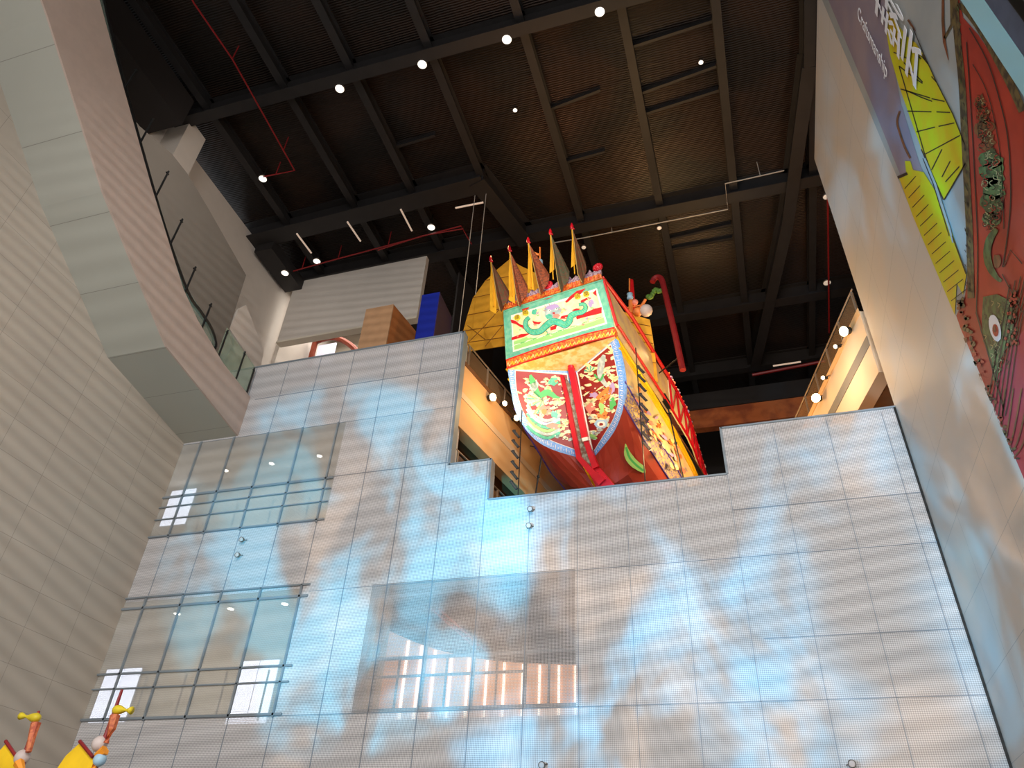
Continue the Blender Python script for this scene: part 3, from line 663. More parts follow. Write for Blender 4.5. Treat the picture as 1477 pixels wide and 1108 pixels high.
# --- scarlet beam under the board, curving
bl, br = [(731,520),(770,506),(808,494),(848,482),(887,473)], [(732,532),(770,519),(808,506),(848,494),(887,485)]
mb = MB(); fr = [PP(x,y,bp0,bn_) for x,y in bl+br[::-1]]
mb.prism([p+bn_*.05 for p in fr], -bn_*.3); obj('stern_beam', mb, M['scarlet'], boat)
mb = MB()
for row in (bl, br): mb.tube([PP(x,y,bp0,bn_)+bn_*.06 for x,y in row], .022, n=6)
obj('beam_edging', mb, M['red'], boat)
A = Art(bp0+bn_*.055, bn_)
for i in range(26):
    f_ = (i+.5)/26; x = 731+156*f_; y = 526.5-47*f_-1.5*math.sin(PI*f_)
    A.line(smooth_path([(x-2.5,y+2),(x-1,y-2.5),(x+1,y+2.5),(x+3,y-2)],3), .9, M['yellow'] if i % 2 else M['orange'], 1)
obj('beam_scroll', A.mb, None, boat)
# --- overhanging soffit between beam and shield
bL, bR = PP(732,531,bp0,bn_), PP(887,485,bp0,bn_)
TL = PP(733,533,lf0,lfn); TR = PP(888,488,rf0,rfn); AP = Bp(1.18,0,18.0)
mb = MB(); mb.face([bL, (bL+bR)/2, AP, TL]); mb.face([(bL+bR)/2, bR, TR, AP]); so = obj('stern_soffit', mb, M['orange'], boat)
# --- shield facets
Lout = [(732,532),(736,557),(742,588),(752.5,611),(772,634.5),(797.6,649),(833.7,660)]
Lin = [(742.5,532.5),(745,564),(755,595),(770.5,618),(792,634.5),(832,650)]
Rout = [(888,487),(894,510),(900.5,546),(899.6,582),(891.5,611),(879,632.7),(856,660.7)]
Rin = [(880,493),(885,510),(891.5,546),(892,578.6),(885,604),(871.6,627),(855.4,653.5)]
Lo = smooth_path(Lout,4); Li = smooth_path(Lin,4); Ro = smooth_path(Rout,4); Ri = smooth_path(Rin,4)
def facet(o_, top, bot, p0, n, nm):
    mb = MB(); pts = [PP(x,y,p0,n) for x,y in o_]; 
    mb.prism([top]+pts+[bot], -n*.1); obj(nm, mb, M['bluetrim'], boat)
CB = Bp(2.47,0,15.2)
facet(Lo, AP, CB, lf0, lfn, 'stern_shield'); facet(Ro, AP, CB, rf0, rfn, 'stern_shield')
def shield_art(inner, apex, foot, p0, n, flip, nm):
    A = Art(p0+n*.004, n); poly = inner+[foot, apex]
    A.poly([apex]+inner+[foot], M['white_p'], 1)
    cx = sum(p[0] for p in poly)/len(poly); cy = sum(p[1] for p in poly)/len(poly)
    sh = [(p[0]+(cx-p[0])*.03, p[1]+(cy-p[1])*.03) for p in [apex]+inner+[foot]]
    A.poly(sh, M['maroon'], 2)
    for x, y in scatter(sh, 75, 2):
        fx = (y-535)/120
        if fx < .8: 
            A.blob(x, y, random.uniform(3,7), random.uniform(1.3,2.8), M['cream_p'], 3, random.uniform(-.7,.7), .3)
    for x, y in scatter(sh, 55, 2):
        if (y > 612 if not flip else y > 598): 
            A.blob(x, y, random.uniform(3,6), random.uniform(1.6,3.2), random.choice((M['greyblue'],M['greyblue'],M['lightgreen'],M['cream_p'])), 4, random.uniform(-.5,.5), .3)
    for x, y in scatter(sh, 5, 7):
        if y > 610:
            for rr in (6,4,2): A.blob(x, y, rr, rr*.9, M['greyblue'] if rr != 4 else M['white_p'], 5+(6-rr)//2, 0, .06, 14)
    return A, sh
A, sh = shield_art([(743,533)]+Li[1:], (819,539), (832,650), lf0, lfn, False, 'l')
# left: phoenix with long green neck and striped tail
A.line(smooth_path([(765,541),(770,556),(778,570),(790,566),(800,572),(808,574)],4), [3,5,8,9,9,8,8,8,8,8,9,9,9,9,8,7,6,4,3,2,1][:21], M['green'], 6)
A.blob(771,557,6,9,M['greyblue'],6,.3,.3); A.blob(799,551,7,5,M['jade'],6,0,.35); A.blob(802,550,2,2,M['orangep'],7)
for k in range(16):
    a = PI*.45+k*PI/15*.8; A.line([(783,577),(783+26*math.cos(a)*.9,577+24*math.sin(a)*.9)], [1,2.4], (M['lightgreen'],M['greyblue'],M['cream_p'],M['jade'])[k%4], 6)
for k in range(6): A.line(smooth_path([(760,584+k*6),(772,600+k*5),(790,607+k*5),(808,599+k*5)],4), 4.2, (M['greyblue'],M['skyblue'],M['jade'],M['lightgreen'],M['greyblue'],M['jade'])[k], 7)
A.blob(787,592,8,7,M['pink'],8,.2,.35); A.blob(785,594,4,4,M['orangep'],9); A.blob(800,598,5,6,M['jade'],8,0,.3); A.blob(797,615,9,4,M['pink'],8,0,.3)
A.blob(770,588,5,3,M['maroon'],8); A.blob(803,583,6,3,M['cream_p'],8)
for x, y in scatter(sh, 50, 4):
    if y > 560: A.blob(x,y,1.2,.9,random.choice((M['ink'],M['white_p'],M['lightgreen'],M['orangep'],M['lilac'])),9,0,.3,7)
obj('phoenix_painting', A.mb, None, boat)
A, sh = shield_art(Ri[1:], (831,537), (855.4,653.5), rf0, rfn, True, 'r')
A.line(smooth_path([(872,512),(868,525),(866,540),(872,552),(880,560)],4), [4,6,8,9,10,10,9,9,8,8,7,7,6,6,5,4,3][:17], M['greyblue'], 6)
A.line(smooth_path([(858,540),(866,549),(871,540)],4), 3, M['green'], 7)
for k in range(9): a = PI+k*.32; A.line([(852,537),(852+9*math.cos(a),537+9*math.sin(a))], [1,2.4], M['jade'] if k % 2 else M['cream_p'], 7)
A.line(smooth_path([(862,575),(872,566),(880,560),(878,570),(868,580),(870,592),(876,598)],4), 6, M['orangep'], 7)
A.blob(852,588,7,8,M['pink'],8,0,.35); A.blob(868,589,4,9,M['lightgreen'],8,0,.3); A.blob(884,582,5,9,M['green'],8,.3,.35); A.blob(858,570,7,4,M['lilac'],7,0,.35); A.blob(883,560,4,8,M['lilac'],7,0,.3)
A.blob(870,600,8,4,M['orangep'],8,.1,.35); A.blob(868,612,10,7,M['skyblue'],7,0,.15); A.blob(868,612,6,4,M['white_p'],8,0,.1); A.blob(868,612,3,2,M['maroon'],9,0,.1)
for x, y in scatter(sh, 60, 3):
    if y > 530: A.blob(x,y,1.3,.9,random.choice((M['cream_p'],M['white_p'],M['lightgreen'],M['orangep'],M['lilac'],M['maroon'])),9,0,.3,7)
obj('creature_painting', A.mb, None, boat)
# Greek-key flecks on the blue trim
for o_, i_, p0, n in ((Lo,Li,lf0,lfn),(Ro,Ri,rf0,rfn)):
    A = Art(p0+n*.004, n); m_ = min(len(o_), len(i_))
    for t_ in range(60):
        f_ = t_/60; a = o_[int(f_*(len(o_)-1))]; a2 = o_[min(int(f_*(len(o_)-1))+1,len(o_)-1)]; b = i_[int(f_*(len(i_)-1))]; b2 = i_[min(int(f_*(len(i_)-1))+1,len(i_)-1)]
        ff = f_*(len(o_)-1) % 1; fi = f_*(len(i_)-1) % 1
        pa = (a[0]+(a2[0]-a[0])*ff, a[1]+(a2[1]-a[1])*ff); pb = (b[0]+(b2[0]-b[0])*fi, b[1]+(b2[1]-b[1])*fi)
        k0, k1 = (.25,.75) if t_ % 2 else (.35,.55)
        A.line([(pa[0]+(pb[0]-pa[0])*k0, pa[1]+(pb[1]-pa[1])*k0), (pa[0]+(pb[0]-pa[0])*k1, pa[1]+(pb[1]-pa[1])*k1)], .7, M['white_p'], 1)
    obj('fret_pattern', A.mb, None, boat)
# --- hull
def toL(p): return BF.inverted() @ p          # (v, u, w)
def resample(px, p0, n, k):
    pts = [toL(PP(x,y,p0,n)) for x,y in px]; ln = [0]
    for a, b in zip(pts[:-1], pts[1:]): ln.append(ln[-1]+(b-a).length)
    out = []
    for i in range(k):
        s_ = ln[-1]*i/(k-1); j_ = max(q for q in range(len(ln)) if ln[q] <= s_+1e-9); j_ = min(j_, len(pts)-2)
        f_ = (s_-ln[j_])/max(1e-9, ln[j_+1]-ln[j_]); out.append(pts[j_].lerp(pts[j_+1], f_))
    return out
K = 13
edgeR = resample(Ro, rf0, rfn, K); edgeL = resample(Lo, lf0, lfn, K)
prof = [(2.06,17.75),(2.07,17.35),(2.07,16.9),(2.06,16.45),(2.04,16.0),(1.98,15.65),(1.86,15.3),(1.66,15.0),(1.38,14.75),(1.05,14.5),(.7,14.33),(.35,14.2),(.12,14.1)]
def station(u, k, side): 
    sh_ = {3.0:0, 5.5:-.12, 8:-.32, 11:-.5, 14:-.5}[u]; ww = {3.0:1, 5.5:1, 8:.97, 11:.86, 14:.6}[u]
    v_, w_ = prof[k]; return Vector((side*v_*ww, u, w_+sh_))
rowmat = [M['gold'], M['mural'], M['mural'], M['mural'], M['fret'], M['fret']]+[M['hullred']]*6
for side, edge in ((1, edgeR), (-1, edgeL)):
    mb = MB(); edge = list(edge)
    rows = [[edge[k]]+[Vector((edge[k].x*.5+station(3.0,k,side).x*.5, edge[k].y*.5+1.5, edge[k].z*.5+station(3.0,k,side).z*.5))]+[station(u,k,side) for u in (3.0,5.5,8,11,14)] for k in range(K)]
    for k in range(K-1):
        for i in range(6): mb.face([rows[k][i], rows[k+1][i], rows[k+1][i+1], rows[k][i+1]], rowmat[k])
    hb = obj('hull_side', mb, None, boat, frame=BF)
    mb = MB()
    for k in (4, 6): mb.tube([rows[k][i]+Vector((side*.015,0,0)) for i in range(7)], .03, n=6)
    obj('hull_batten', mb, M['purple'], boat, frame=BF)
    mb = MB()
    for k, r_ in ((0,.05),(1,.035)): mb.tube([rows[k][i]+Vector((side*.03,0,0)) for i in range(7)], r_, n=8)
    obj('rubbing_strake', mb, M['gold'], boat, frame=BF)
    if side == 1: ROWS = rows
# keel
mb = MB()
for (a, b) in (((2.3,15.2),(3.2,14.05)),((3.2,14.05),(14,13.6))):
    mb.hexa([Vector(p) for p in ((-.12,a[0],a[1]-.12),(.12,a[0],a[1]-.12),(.12,b[0],b[1]-.12),(-.12,b[0],b[1]-.12),(-.12,a[0],a[1]+.1),(.12,a[0],a[1]+.1),(.12,b[0],b[1]+.1),(-.12,b[0],b[1]+.1))])
obj('keel', mb, M['hullred'], boat, frame=BF)
# green leaf painting low on the red hull
lp, ln_ = plane3(BF @ ROWS[7][2], BF @ ROWS[8][2], BF @ ROWS[7][3])
if ln_.dot(EYE-lp) < 0: ln_ = -ln_
A = Art(lp+ln_*.05, ln_)
A.line(smooth_path([(902,640),(905,655),(913,667),(925,676),(931,682)],4), [1,3,5,8,10,11,12,12,12,12,11,11,10,8,6,3,1], M['lightgreen'], 1)
A.line(smooth_path([(903,645),(908,660),(918,671),(928,679)],4), 3, M['green'], 2); obj('leaf_painting', A.mb, None, boat)
# mural figures on the starboard side
A = Art(Bp(0,2.12,0), Vd); 
mp = [(903,540),(925,560),(960,610),(985,655),(1000,684),(965,684),(940,640),(915,600),(904,570)]
for x, y in scatter(mp, 60, 3): A.blob(x, y, random.uniform(2,6), random.uniform(1,2.6), random.choice((M['cream_p'],M['mural'],M['lilac'],M['orange'],M['greyblue'],M['pink'],M['scarlet'])), random.choice((1,2,3)), .9+random.uniform(-.4,.4), .35)
obj('side_mural', A.mb, None, boat)
# --- stern house sides, rails, deck
for side in (1,-1):
    x1 = side*2.02; x0 = side*1.9
    mb = MB(); mb.hexa([Vector(p) for p in ((x0,-.1,18.25),(x1,-.1,18.25),(x1,5.6,18.45),(x0,5.6,18.45),(x0*.93,-.72,19.95),(x1*.93,-.72,19.95),(x1,5.6,20.1),(x0,5.6,20.1))]); obj('house_side', mb, M['mural'], boat, frame=BF)
    mb = MB().tube([(side*1.86,-.8,20.05),(side*2.05,1.5,20.1),(side*2.08,5.6,20.2)], .07, n=8).tube([(side*2.08,-.12,18.35),(side*2.1,5.6,18.55)], .05, n=8); mb.tube([(1.9,-.78,19.9),(2.06,-.15,18.3)], .05, n=8) if side == 1 else None; obj('house_rail', mb, M['red'], boat, frame=BF)
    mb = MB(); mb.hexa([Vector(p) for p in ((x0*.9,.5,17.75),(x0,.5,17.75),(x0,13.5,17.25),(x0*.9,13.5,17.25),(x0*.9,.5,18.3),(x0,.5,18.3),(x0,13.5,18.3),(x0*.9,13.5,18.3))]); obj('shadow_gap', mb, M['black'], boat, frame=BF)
    # bulwark with red lattice forward of the house
    def top(u): return 20.15-max(0,(u-6.5))*.17
    def wv(u): return side*(2.06-max(0,(u-8))*.12)
    pn = MB(); rl = MB(); us = [5.6+i*.95 for i in range(9)]
    for a, b in zip(us[:-1], us[1:]):
        pn.hexa([Vector(p) for p in ((wv(a)-side*.05,a,18.5),(wv(a),a,18.5),(wv(b),b,18.45),(wv(b)-side*.05,b,18.45),(wv(a)-side*.05,a,top(a)-.1),(wv(a),a,top(a)-.1),(wv(b),b,top(b)-.1),(wv(b)-side*.05,b,top(b)-.1))])
        rl.tube([(wv(a)+side*.03,a,top(a)),(wv(b)+side*.03,b,top(b))], .07, n=7)
        rl.tube([(wv(a)+side*.04,a,18.5),(wv(b)+side*.04,b,top(b))], .04, n=6); rl.tube([(wv(a)+side*.04,a,18.5),(wv(a)+side*.04,a,top(a))], .045, n=6)
        rl.tube([(wv(a)+side*.03,a,18.55),(wv(b)+side*.03,b,18.5)], .05, n=6)
    obj('bulwark_panel', pn, M['cream_p'], boat, frame=BF); obj('lattice_rail', rl, M['crimson'], boat, frame=BF)
obj('deck', MB().box((-1.9,.6,18.2),(1.9,13.3,18.3)), M['soffitwood'], boat, frame=BF)
for i in range(34):
    mb = MB(); u = 5.7+i*.22; v_ = 2.06-max(0,(u-8))*.12; mb.ball((v_+.02,u,20.35-max(0,(u-6.5))*.17+random.uniform(-.03,.08)), random.uniform(.04,.09), random.choice((M['ball'],M['pink'],M['orangep'],M['lilac'])), seg=8)
    obj('rail_flower', mb, None, boat, frame=BF)
A = Art(Bp(0,2.06,0), Vd)
for i in range(5):
    u = .5+i*1.05; a = Bp(u,2.06,19.2)
obj('cabin_window', MB().box((1.98,4.7,18.4),(2.12,5.3,18.75)), M['black'], boat, frame=BF)
# --- cornice above the board, scroll frieze and rosettes
cr0, cr1 = BF.inverted() @ PP(727,448,bp0,bn_), BF.inverted() @ PP(868,403,bp0,bn_)
mb = MB(); a, b = cr0, cr1
mb.hexa([a+Vector((-.02,-.06,0)), b+Vector((.04,-.06,0)), b+Vector((.04,.14,0)), a+Vector((-.02,.14,0)), a+Vector((-.12,-.1,.2)), b+Vector((-.0,-.1,.2)), b+Vector((.0,.14,.2)), a+Vector((-.12,.14,.2))])
obj('cornice', mb, M['scarlet'], boat, frame=BF)
mb = MB()
for f_, ln_x in ((.12,.7),(.30,.8),(.50,.8),(.69,.8),(.89,.85)):
    c = a.lerp(b, f_)+Vector((0,-.06,.19)); prof_ = [(-ln_x/2,0),(-ln_x/2,.2),(-ln_x*.3,.3),(-.1,.22),(0,.4),(.1,.22),(ln_x*.3,.32),(ln_x/2,.22),(ln_x/2,0)]
    mb.prism([c+Vector((x,0,z)) for x, z in prof_], (0,.08,0))
obj('scroll_frieze', mb, M['scroll'], boat, frame=BF)
for f_, dz in ((.47,.5),(.97,.58)):
    c = a.lerp(b, f_)+Vector((0,.0,dz)); mb = MB(); mb.ball(c, .13)
    for k in range(12): aa = k*PI/6; mb.ball(c+Vector((.12*math.cos(aa),-.05,.12*math.sin(aa))), .07, seg=8)
    obj('rosette', mb, M['crimson'], boat, frame=BF)
mb = MB()
for i in range(24):
    f_ = i/23; c = a.lerp(b, f_)+Vector((-.08,-.12,.19)); mb.tube([c, c+Vector((0,-.03,-.16-.05*(i%2)))], .02, n=5)
obj('fringe', mb, M['orangep'], boat, frame=BF)
# --- sails and masts
def sail(u, outline, label_name, seams, mast, thick=.03):
    p0 = Bp(u,0,0); pts = [PP(x,y,p0,Ud) for x,y in outline]
    mb = MB(); mb.prism(pts, Ud*thick); o = obj('sail', mb, M['sail'], boat)
    mb = MB()
    for s_ in seams: mb.tube([PP(x,y,p0,Ud)-Ud*.02 for x,y in s_], .016, n=5)
    obj('batten', mb, M['sailseam'], o)
    m0, m1 = mast; q = PP(*m1, p0, Ud)+Ud*.12; 
    mb = MB().tube([PP(*m0, p0, Ud)+Ud*.12, Vector((q.x,q.y,18.3))], .09, n=8); obj('mast', mb, M['red'], boat)
sail(3.2, [(668,508),(667,482),(674,455),(682,430),(700,405),(718,388),(735,374),(752,384),(775,395),(800,430),(760,496),(728,499)], 'sail',
     [[(667,478),(735,468)],[(674,455),(738,443)],[(682,430),(745,417)],[(670,495),(735,486)],[(700,405),(760,395)],[(670,500),(700,470),(735,430)],[(700,500),(725,470)],[(675,470),(700,490)]], ((735,372),(790,420)))
sail(3.8, [(893,448),(937,461),(941,485),(945,515),(949,552),(915,520),(896,480)], 'sail', [[(899,463),(938,471)],[(903,478),(940,484)],[(905,490),(942,496)],[(915,505),(944,509)],[(925,520),(946,524)]], ((909,402),(918,500)))
p38 = Bp(3.75,0,0)
mb = MB(); q = [PP(x,y,p38,Ud) for x,y in ((908,402),(908,420),(908,437))]; mb.tube([q[0],q[1]], .03, n=6); obj('mast_tip', mb, M['orangep'], boat)
mb = MB().lathe(PP(909,432,p38,Ud), (0,0,1), ((0,.09),(.08,.14),(.2,.1),(.3,.13),(.36,.05))); obj('mast_lantern', mb, M['skyblue'], boat, True)
mb = MB().ball(PP(932,448,p38,Ud), .26); obj('white_lantern', mb, M['ball'], boat)
mb = MB().ball(PP(916,436,p38,Ud), .13); obj('pink_lantern', mb, M['pink'], boat)
qa = PP(910,452,p38,Ud); qb = PP(926,452,p38,Ud)
mb = MB().tube([qa, PP(910,434,p38,Ud)], .1, n=8).tube([PP(918,454,p38,Ud), PP(931,432,p38,Ud)], .06, n=6).tube([PP(904,444,p38,Ud), PP(926,440,p38,Ud)], .03, n=6).ball(PP(920,450,p38,Ud), .2); obj('mast_cap', mb, M['orangep'], boat)
mb = MB()
for k in range(9): mb.ball(PP(935+k*2.1, 428-k*1.4+3*math.sin(k), p38, Ud), .11, seg=8)
obj('leaf_sprig', mb, M['leaf'], boat)
hk = smooth_path([(941,407),(944,402),(950,400),(955,405),(960,425),(972,475),(985,534)], 4)
mb = MB().tube([PP(x,y,p38,Ud) for x,y in hk], .12, n=9); obj('hooked_spar', mb, M['redpipe'], boat)
pz = PP(975,490,p38,Ud); mb = MB().tube([PP(980,515,p38,Ud), Bp(4.5,2.0,19.6)], .03, n=6); obj('spar_bracket', mb, M['black'], boat)
# small figure head lantern between the flags
mb = MB().lathe(PP(779,383,bp0,Ud), (0,0,1), ((0,.06),(.1,.11),(.25,.1),(.32,.04))); obj('blue_lantern', mb, M['skyblue'], boat, True)
mb = MB().tube([PP(779,376,bp0,Ud), PP(779,357,bp0,Ud)], .03, n=6).tube([PP(768,364,bp0,Ud), PP(778,368,bp0,Ud)], .05, n=6); obj('lantern_tip', mb, M['orangep'], boat)
mb = MB().tube([Bp(-.5,-.3,20.3), PP(779,383,bp0,Ud)], .03, n=6); obj('lantern_stem', mb, M['red'], boat)
# --- rudder in the stern recess
rp0, rn = plane3(Bp(.85,0,18), Bp(.85,1,18), Bp(2.1,0,15.2))
if rn.dot(EYE-rp0) < 0: rn = -rn
def rpt(x, y, o_=0): return PP(x, y, rp0, rn)+rn*o_
def bar(pts, wd, m, nm, th=.12):
    mb = MB()
    L = []; R = []
    for i, p in enumerate(pts):
        a_ = pts[max(i-1,0)]; b_ = pts[min(i+1,len(pts)-1)]; d = Vector((b_[0]-a_[0], b_[1]-a_[1])).normalized(); w2 = (wd[i] if isinstance(wd,(list,tuple)) else wd)/2
        L.append((p[0]-d.y*w2,p[1]+d.x*w2)); R.append((p[0]+d.y*w2,p[1]-d.x*w2))
    for i in range(len(pts)-1): mb.prism([rpt(*L[i]), rpt(*L[i+1]), rpt(*R[i+1]), rpt(*R[i])], rn*th)
    return obj(nm, mb, m, boat)
mb = MB(); mb.prism([rpt(x,y,-.05) for x,y in ((816,545),(826,560),(846,630),(856,672),(850,676),(838,660),(828,615),(818,570))], rn*.08); rb = obj('rudder_blade', mb, mat('rudder_brocade', (120,90,70), .6, col2=(150,160,140), scale=9), boat)
bar([(825.6,532),(846,633)], [8,9], M['crimson'], 'rudder_post', .18)
bar([(846,633),(852,652),(861,675)], [7,7,9], M['crimson'], 'rudder_post', .16)
bar([(812,542),(820,575),(828,618),(837,661),(857,683),(870,696)], [4,5,6,7,9,12], M['crimson'], 'rudder_rail', .16)
bar([(833,538),(848,620),(858,668)], 1.2, M['white_p'], 'rudder_edging', .05)
bar([(843,635.5),(851,633.5)], 5, M['white_p'], 'rudder_clamp', .22)
mb = MB(); mb.prism([rpt(x,y,-.1) for x,y in ((855,668),(866,676),(884,698),(890,706),(862,706),(850,684))], rn*.1); obj('rudder_foot', mb, M['crimson'], boat)
mb = MB(); mb.lathe(rpt(824,532), (rpt(824,526)-rpt(825,533)), ((0,.11),(.15,.12),(.2,.06))); obj('rudder_cap', mb, M['crimson'], boat)
# --- five flags on the stern (held in the cornice)
fl = [((707,372),(722,448),'flagbrown','leftmost, dark brown brocade'),((734,357),(749,441),'flagorange','second from the left, rust red brocade'),((761,345),(780,424),'flagorange','middle one, rust brocade with long yellow ribbon'),((793,333),(809,420),'flaggreen','second from the right, dark green brocade'),((824,325),(839,408),'flagbrown','rightmost, brown brocade with pale fringe')]
Bi = BF.inverted(); fp0 = Bp(-1.0,0,0)
for i, ((tx,ty),(bx,by),mm, lb) in enumerate(fl):
    foot = Bp(-.78, 0, 0); a_, b_ = cr0, cr1
    tip = PP(tx+1,ty+4,fp0,Ud); base = PP(tx+5,ty+70,fp0,Ud)
    t = thing('stern_flag', 'triangular flag on the boat stern, '+lb, 'flag', base, 0, 'triangular flags on the boat stern')
    obj('flag_pole', MB().tube([tip, base], .022, n=6), M['flagyellow'], t)
    d = (tip-base).normalized()
    obj('finial', MB().lathe(tip, d, ((-.1,.02),(-.02,.06),(.1,.065),(.22,.04),(.3,.01))).tube([tip+Vector((0,-.02,.02)), tip+Vector((.09,-.03,-.12))], .035, n=6), M['crimson'], t, True)
    wr = (7,10,7,4,4)[i]
    mb = MB()
    rb_ = [(tx+1,ty+8),(tx+4+wr*.2,ty+30),(tx+2+wr*.9,ty+(72 if i < 3 else 55)),(tx-1,ty+(70 if i < 3 else 60)),(tx,ty+30)]
    if i < 2: rb_ = [(tx+1,ty+8),(tx+8,ty+45),(tx+8,ty+80),(tx-1,ty+75),(tx-1,ty+35)]
    mb.prism([PP(x,y,fp0,Ud)+Ud*.04 for x,y in rb_], Ud*.012); obj('ribbon', mb, M['flagyellow'], t)
    # pennant: folded cloth with three shallow pleats
    mb = MB(); k = 7; top_ = (tx+3,ty+8)
    bot_ = [(bx-5,by-14),(bx-1,by+2),(bx+6,by-8),(bx+12,by-26)] if i != 4 else [(bx-6,by-10),(bx,by+2),(bx+4,by-10),(bx+5,by-28)]
    bot_ = [(x+2,y) for x, y in bot_]; bs = smooth_path(bot_, 3)
    for j_ in range(len(bs)-1):
        for s_ in range(4):
            f0, f1 = s_/4, (s_+1)/4
            def q_(b, f_, idx): 
                p = (top_[0]+(b[0]-top_[0])*f_, top_[1]+(b[1]-top_[1])*f_); return PP(*p, fp0, Ud)-Ud*(.05+.06*f_*math.sin(idx*1.5))
            v_ = [q_(bs[j_],f0,j_), q_(bs[j_],f1,j_), q_(bs[j_+1],f1,j_+1), q_(bs[j_+1],f0,j_+1)]
            if s_ == 0: v_ = v_[:3]
            mb.face(v_)
    o = obj('pennant', mb, M[mm], t)
    mb = MB().tube([PP(top_[0],top_[1],fp0,Ud)-Ud*.07, PP(bs[0][0],bs[0][1],fp0,Ud)-Ud*.1, PP(bs[3][0],bs[3][1],fp0,Ud)-Ud*.1], .015, n=5); obj('fringe', mb, mat('pale_fringe', (196,164,96), .7), o)

# ================================================================== POSTER ON THE RIGHT WALL
XW = XR-.012
poster = thing('wall_banner', 'huge printed banner of a junk with yellow sails and red hull on the right wall', 'banner', (XW, 9.6, 4.5))
obj('banner_sheet', MB().box((XW,7.1,4.4),(XR+.002,12.0,24.2)), M['p_bg'], poster)
A = Art((XW-.001,9.5,12), (-1,0,0), .004)
def yz_poly(pts): return [Vector((XW-.004, y, z)) for y, z in pts]
A.poly([(1275,-40),(1160,-40),(1195,0),(1262,160),(1310,280),(1340,350),(1350,300),(1325,230),(1300,150),(1284,70)], M['p_violet'], 1)
ys1 = [(1281,15),(1290,28),(1309,52),(1322,62),(1337,85),(1352,118),(1376,165),(1393,208),(1394,235),(1363,288),(1345,250),(1330,215),(1312,165),(1297,122),(1285,80),(1279,45)]
A.poly(ys1, M['p_yel'], 3)
ys2 = [(1297,255),(1308,250),(1306,232),(1314,232),(1318,245),(1333,248),(1348,272),(1372,330),(1395,395),(1390,425),(1381,408),(1378,455),(1366,428),(1340,370),(1317,310)]
A.poly(ys2, M['p_yel'], 3)
for l in ([(1298,95),(1320,112),(1332,120)],[(1308,130),(1330,140),(1346,146)],[(1300,128),(1343,141)],[(1310,160),(1345,161)],[(1323,190),(1350,183)],[(1336,222),(1386,195)],[(1345,142),(1364,146)],[(1352,161),(1372,162)],[(1355,182),(1378,177)],
          [(1290,75),(1310,84)],[(1287,55),(1300,62)],[(1322,70),(1340,92)],[(1312,66),(1330,85)],[(1305,90),(1332,118)],[(1332,78),(1336,86)],[(1345,110),(1352,118)],[(1330,215),(1362,288)],[(1394,235),(1363,288)],[(1360,255),(1372,232)],[(1345,245),(1360,215)],[(1365,262),(1385,240)]):
    A.line(l, 1.6, M['p_ink'], 4)
for i in range(13):
    x = 1306+i*5.6; y = 268+i*13.5; A.line([(x,y+4),(x+16+i*.6,y-14)], 1.1, M['p_ink'], 4)
A.line([(1298,95),(1335,222),(1345,250)], 1.5, M['p_ink'], 4); A.line([(1318,40),(1337,85),(1352,118),(1376,165),(1393,208)], 1.2, M['p_ink'], 4)
A.line([(1335,228),(1350,265),(1372,332),(1376,350)], [3,4,3,2], M['p_bg'], 5); A.line([(1333,228),(1348,265),(1371,340)], 1.2, M['p_ink'], 6)
A.line(smooth_path([(1299,160),(1295,175),(1299,192),(1306,212),(1314,228)],4), 3, M['p_brown'], 4); A.line([(1296,256),(1310,250)], 4, M['p_ink'], 4)
A.line([(1395,395),(1375,340)], 1.3, M['p_ink'], 5)
A.line([(1361,-10),(1361,30),(1363,60),(1369,86)], [3,4,4,1], M['p_brown'], 3); A.line([(1363,55),(1374,35),(1373,-10)], [3,4,4], M['p_orn'], 3); A.line([(1311,28),(1316,36),(1322,44)], [3,3,1], M['p_brown'], 4)
hull = [(1376,-40),(1390,25),(1412,50),(1440,92),(1470,142),(1490,170),(1520,240),(1520,790),(1477,712),(1452,655),(1420,580),(1396,512),(1385,470),(1380,455),(1392,430),(1397,395),(1398,330),(1396,250),(1389,130),(1381,60)]
A.poly(hull, M['p_red'], 2)
A.poly([(1392,560),(1420,590),(1460,500),(1520,420),(1520,800),(1477,712),(1452,655),(1415,575)], M['p_pinkred'], 3)
A.line(smooth_path([(1377,-20),(1383,60),(1389,120),(1393,200),(1396,260),(1400,340),(1402,430)],4), [10]*30, M['p_orn'], 4)
A.line(smooth_path([(1384,5),(1400,22),(1420,50),(1440,85),(1458,118),(1477,160)],4), [6,7,8,8,8,8,8,9,9,9,10,10,11,11,12,12,12,12,12,12,12], M['p_orn'], 4)
A.line(smooth_path([(1396,60),(1402,150),(1408,260),(1412,360),(1410,450)],4), 1.4, M['p_ink'], 5)
A.line(smooth_path([(1400,40),(1425,85),(1443,140),(1456,200),(1460,280),(1455,340),(1448,385)],4), 1.6, M['p_ink'], 5)
A.line(smooth_path([(1405,92),(1425,130),(1440,190),(1448,260),(1450,330)],4), 1.2, M['p_ink'], 5)
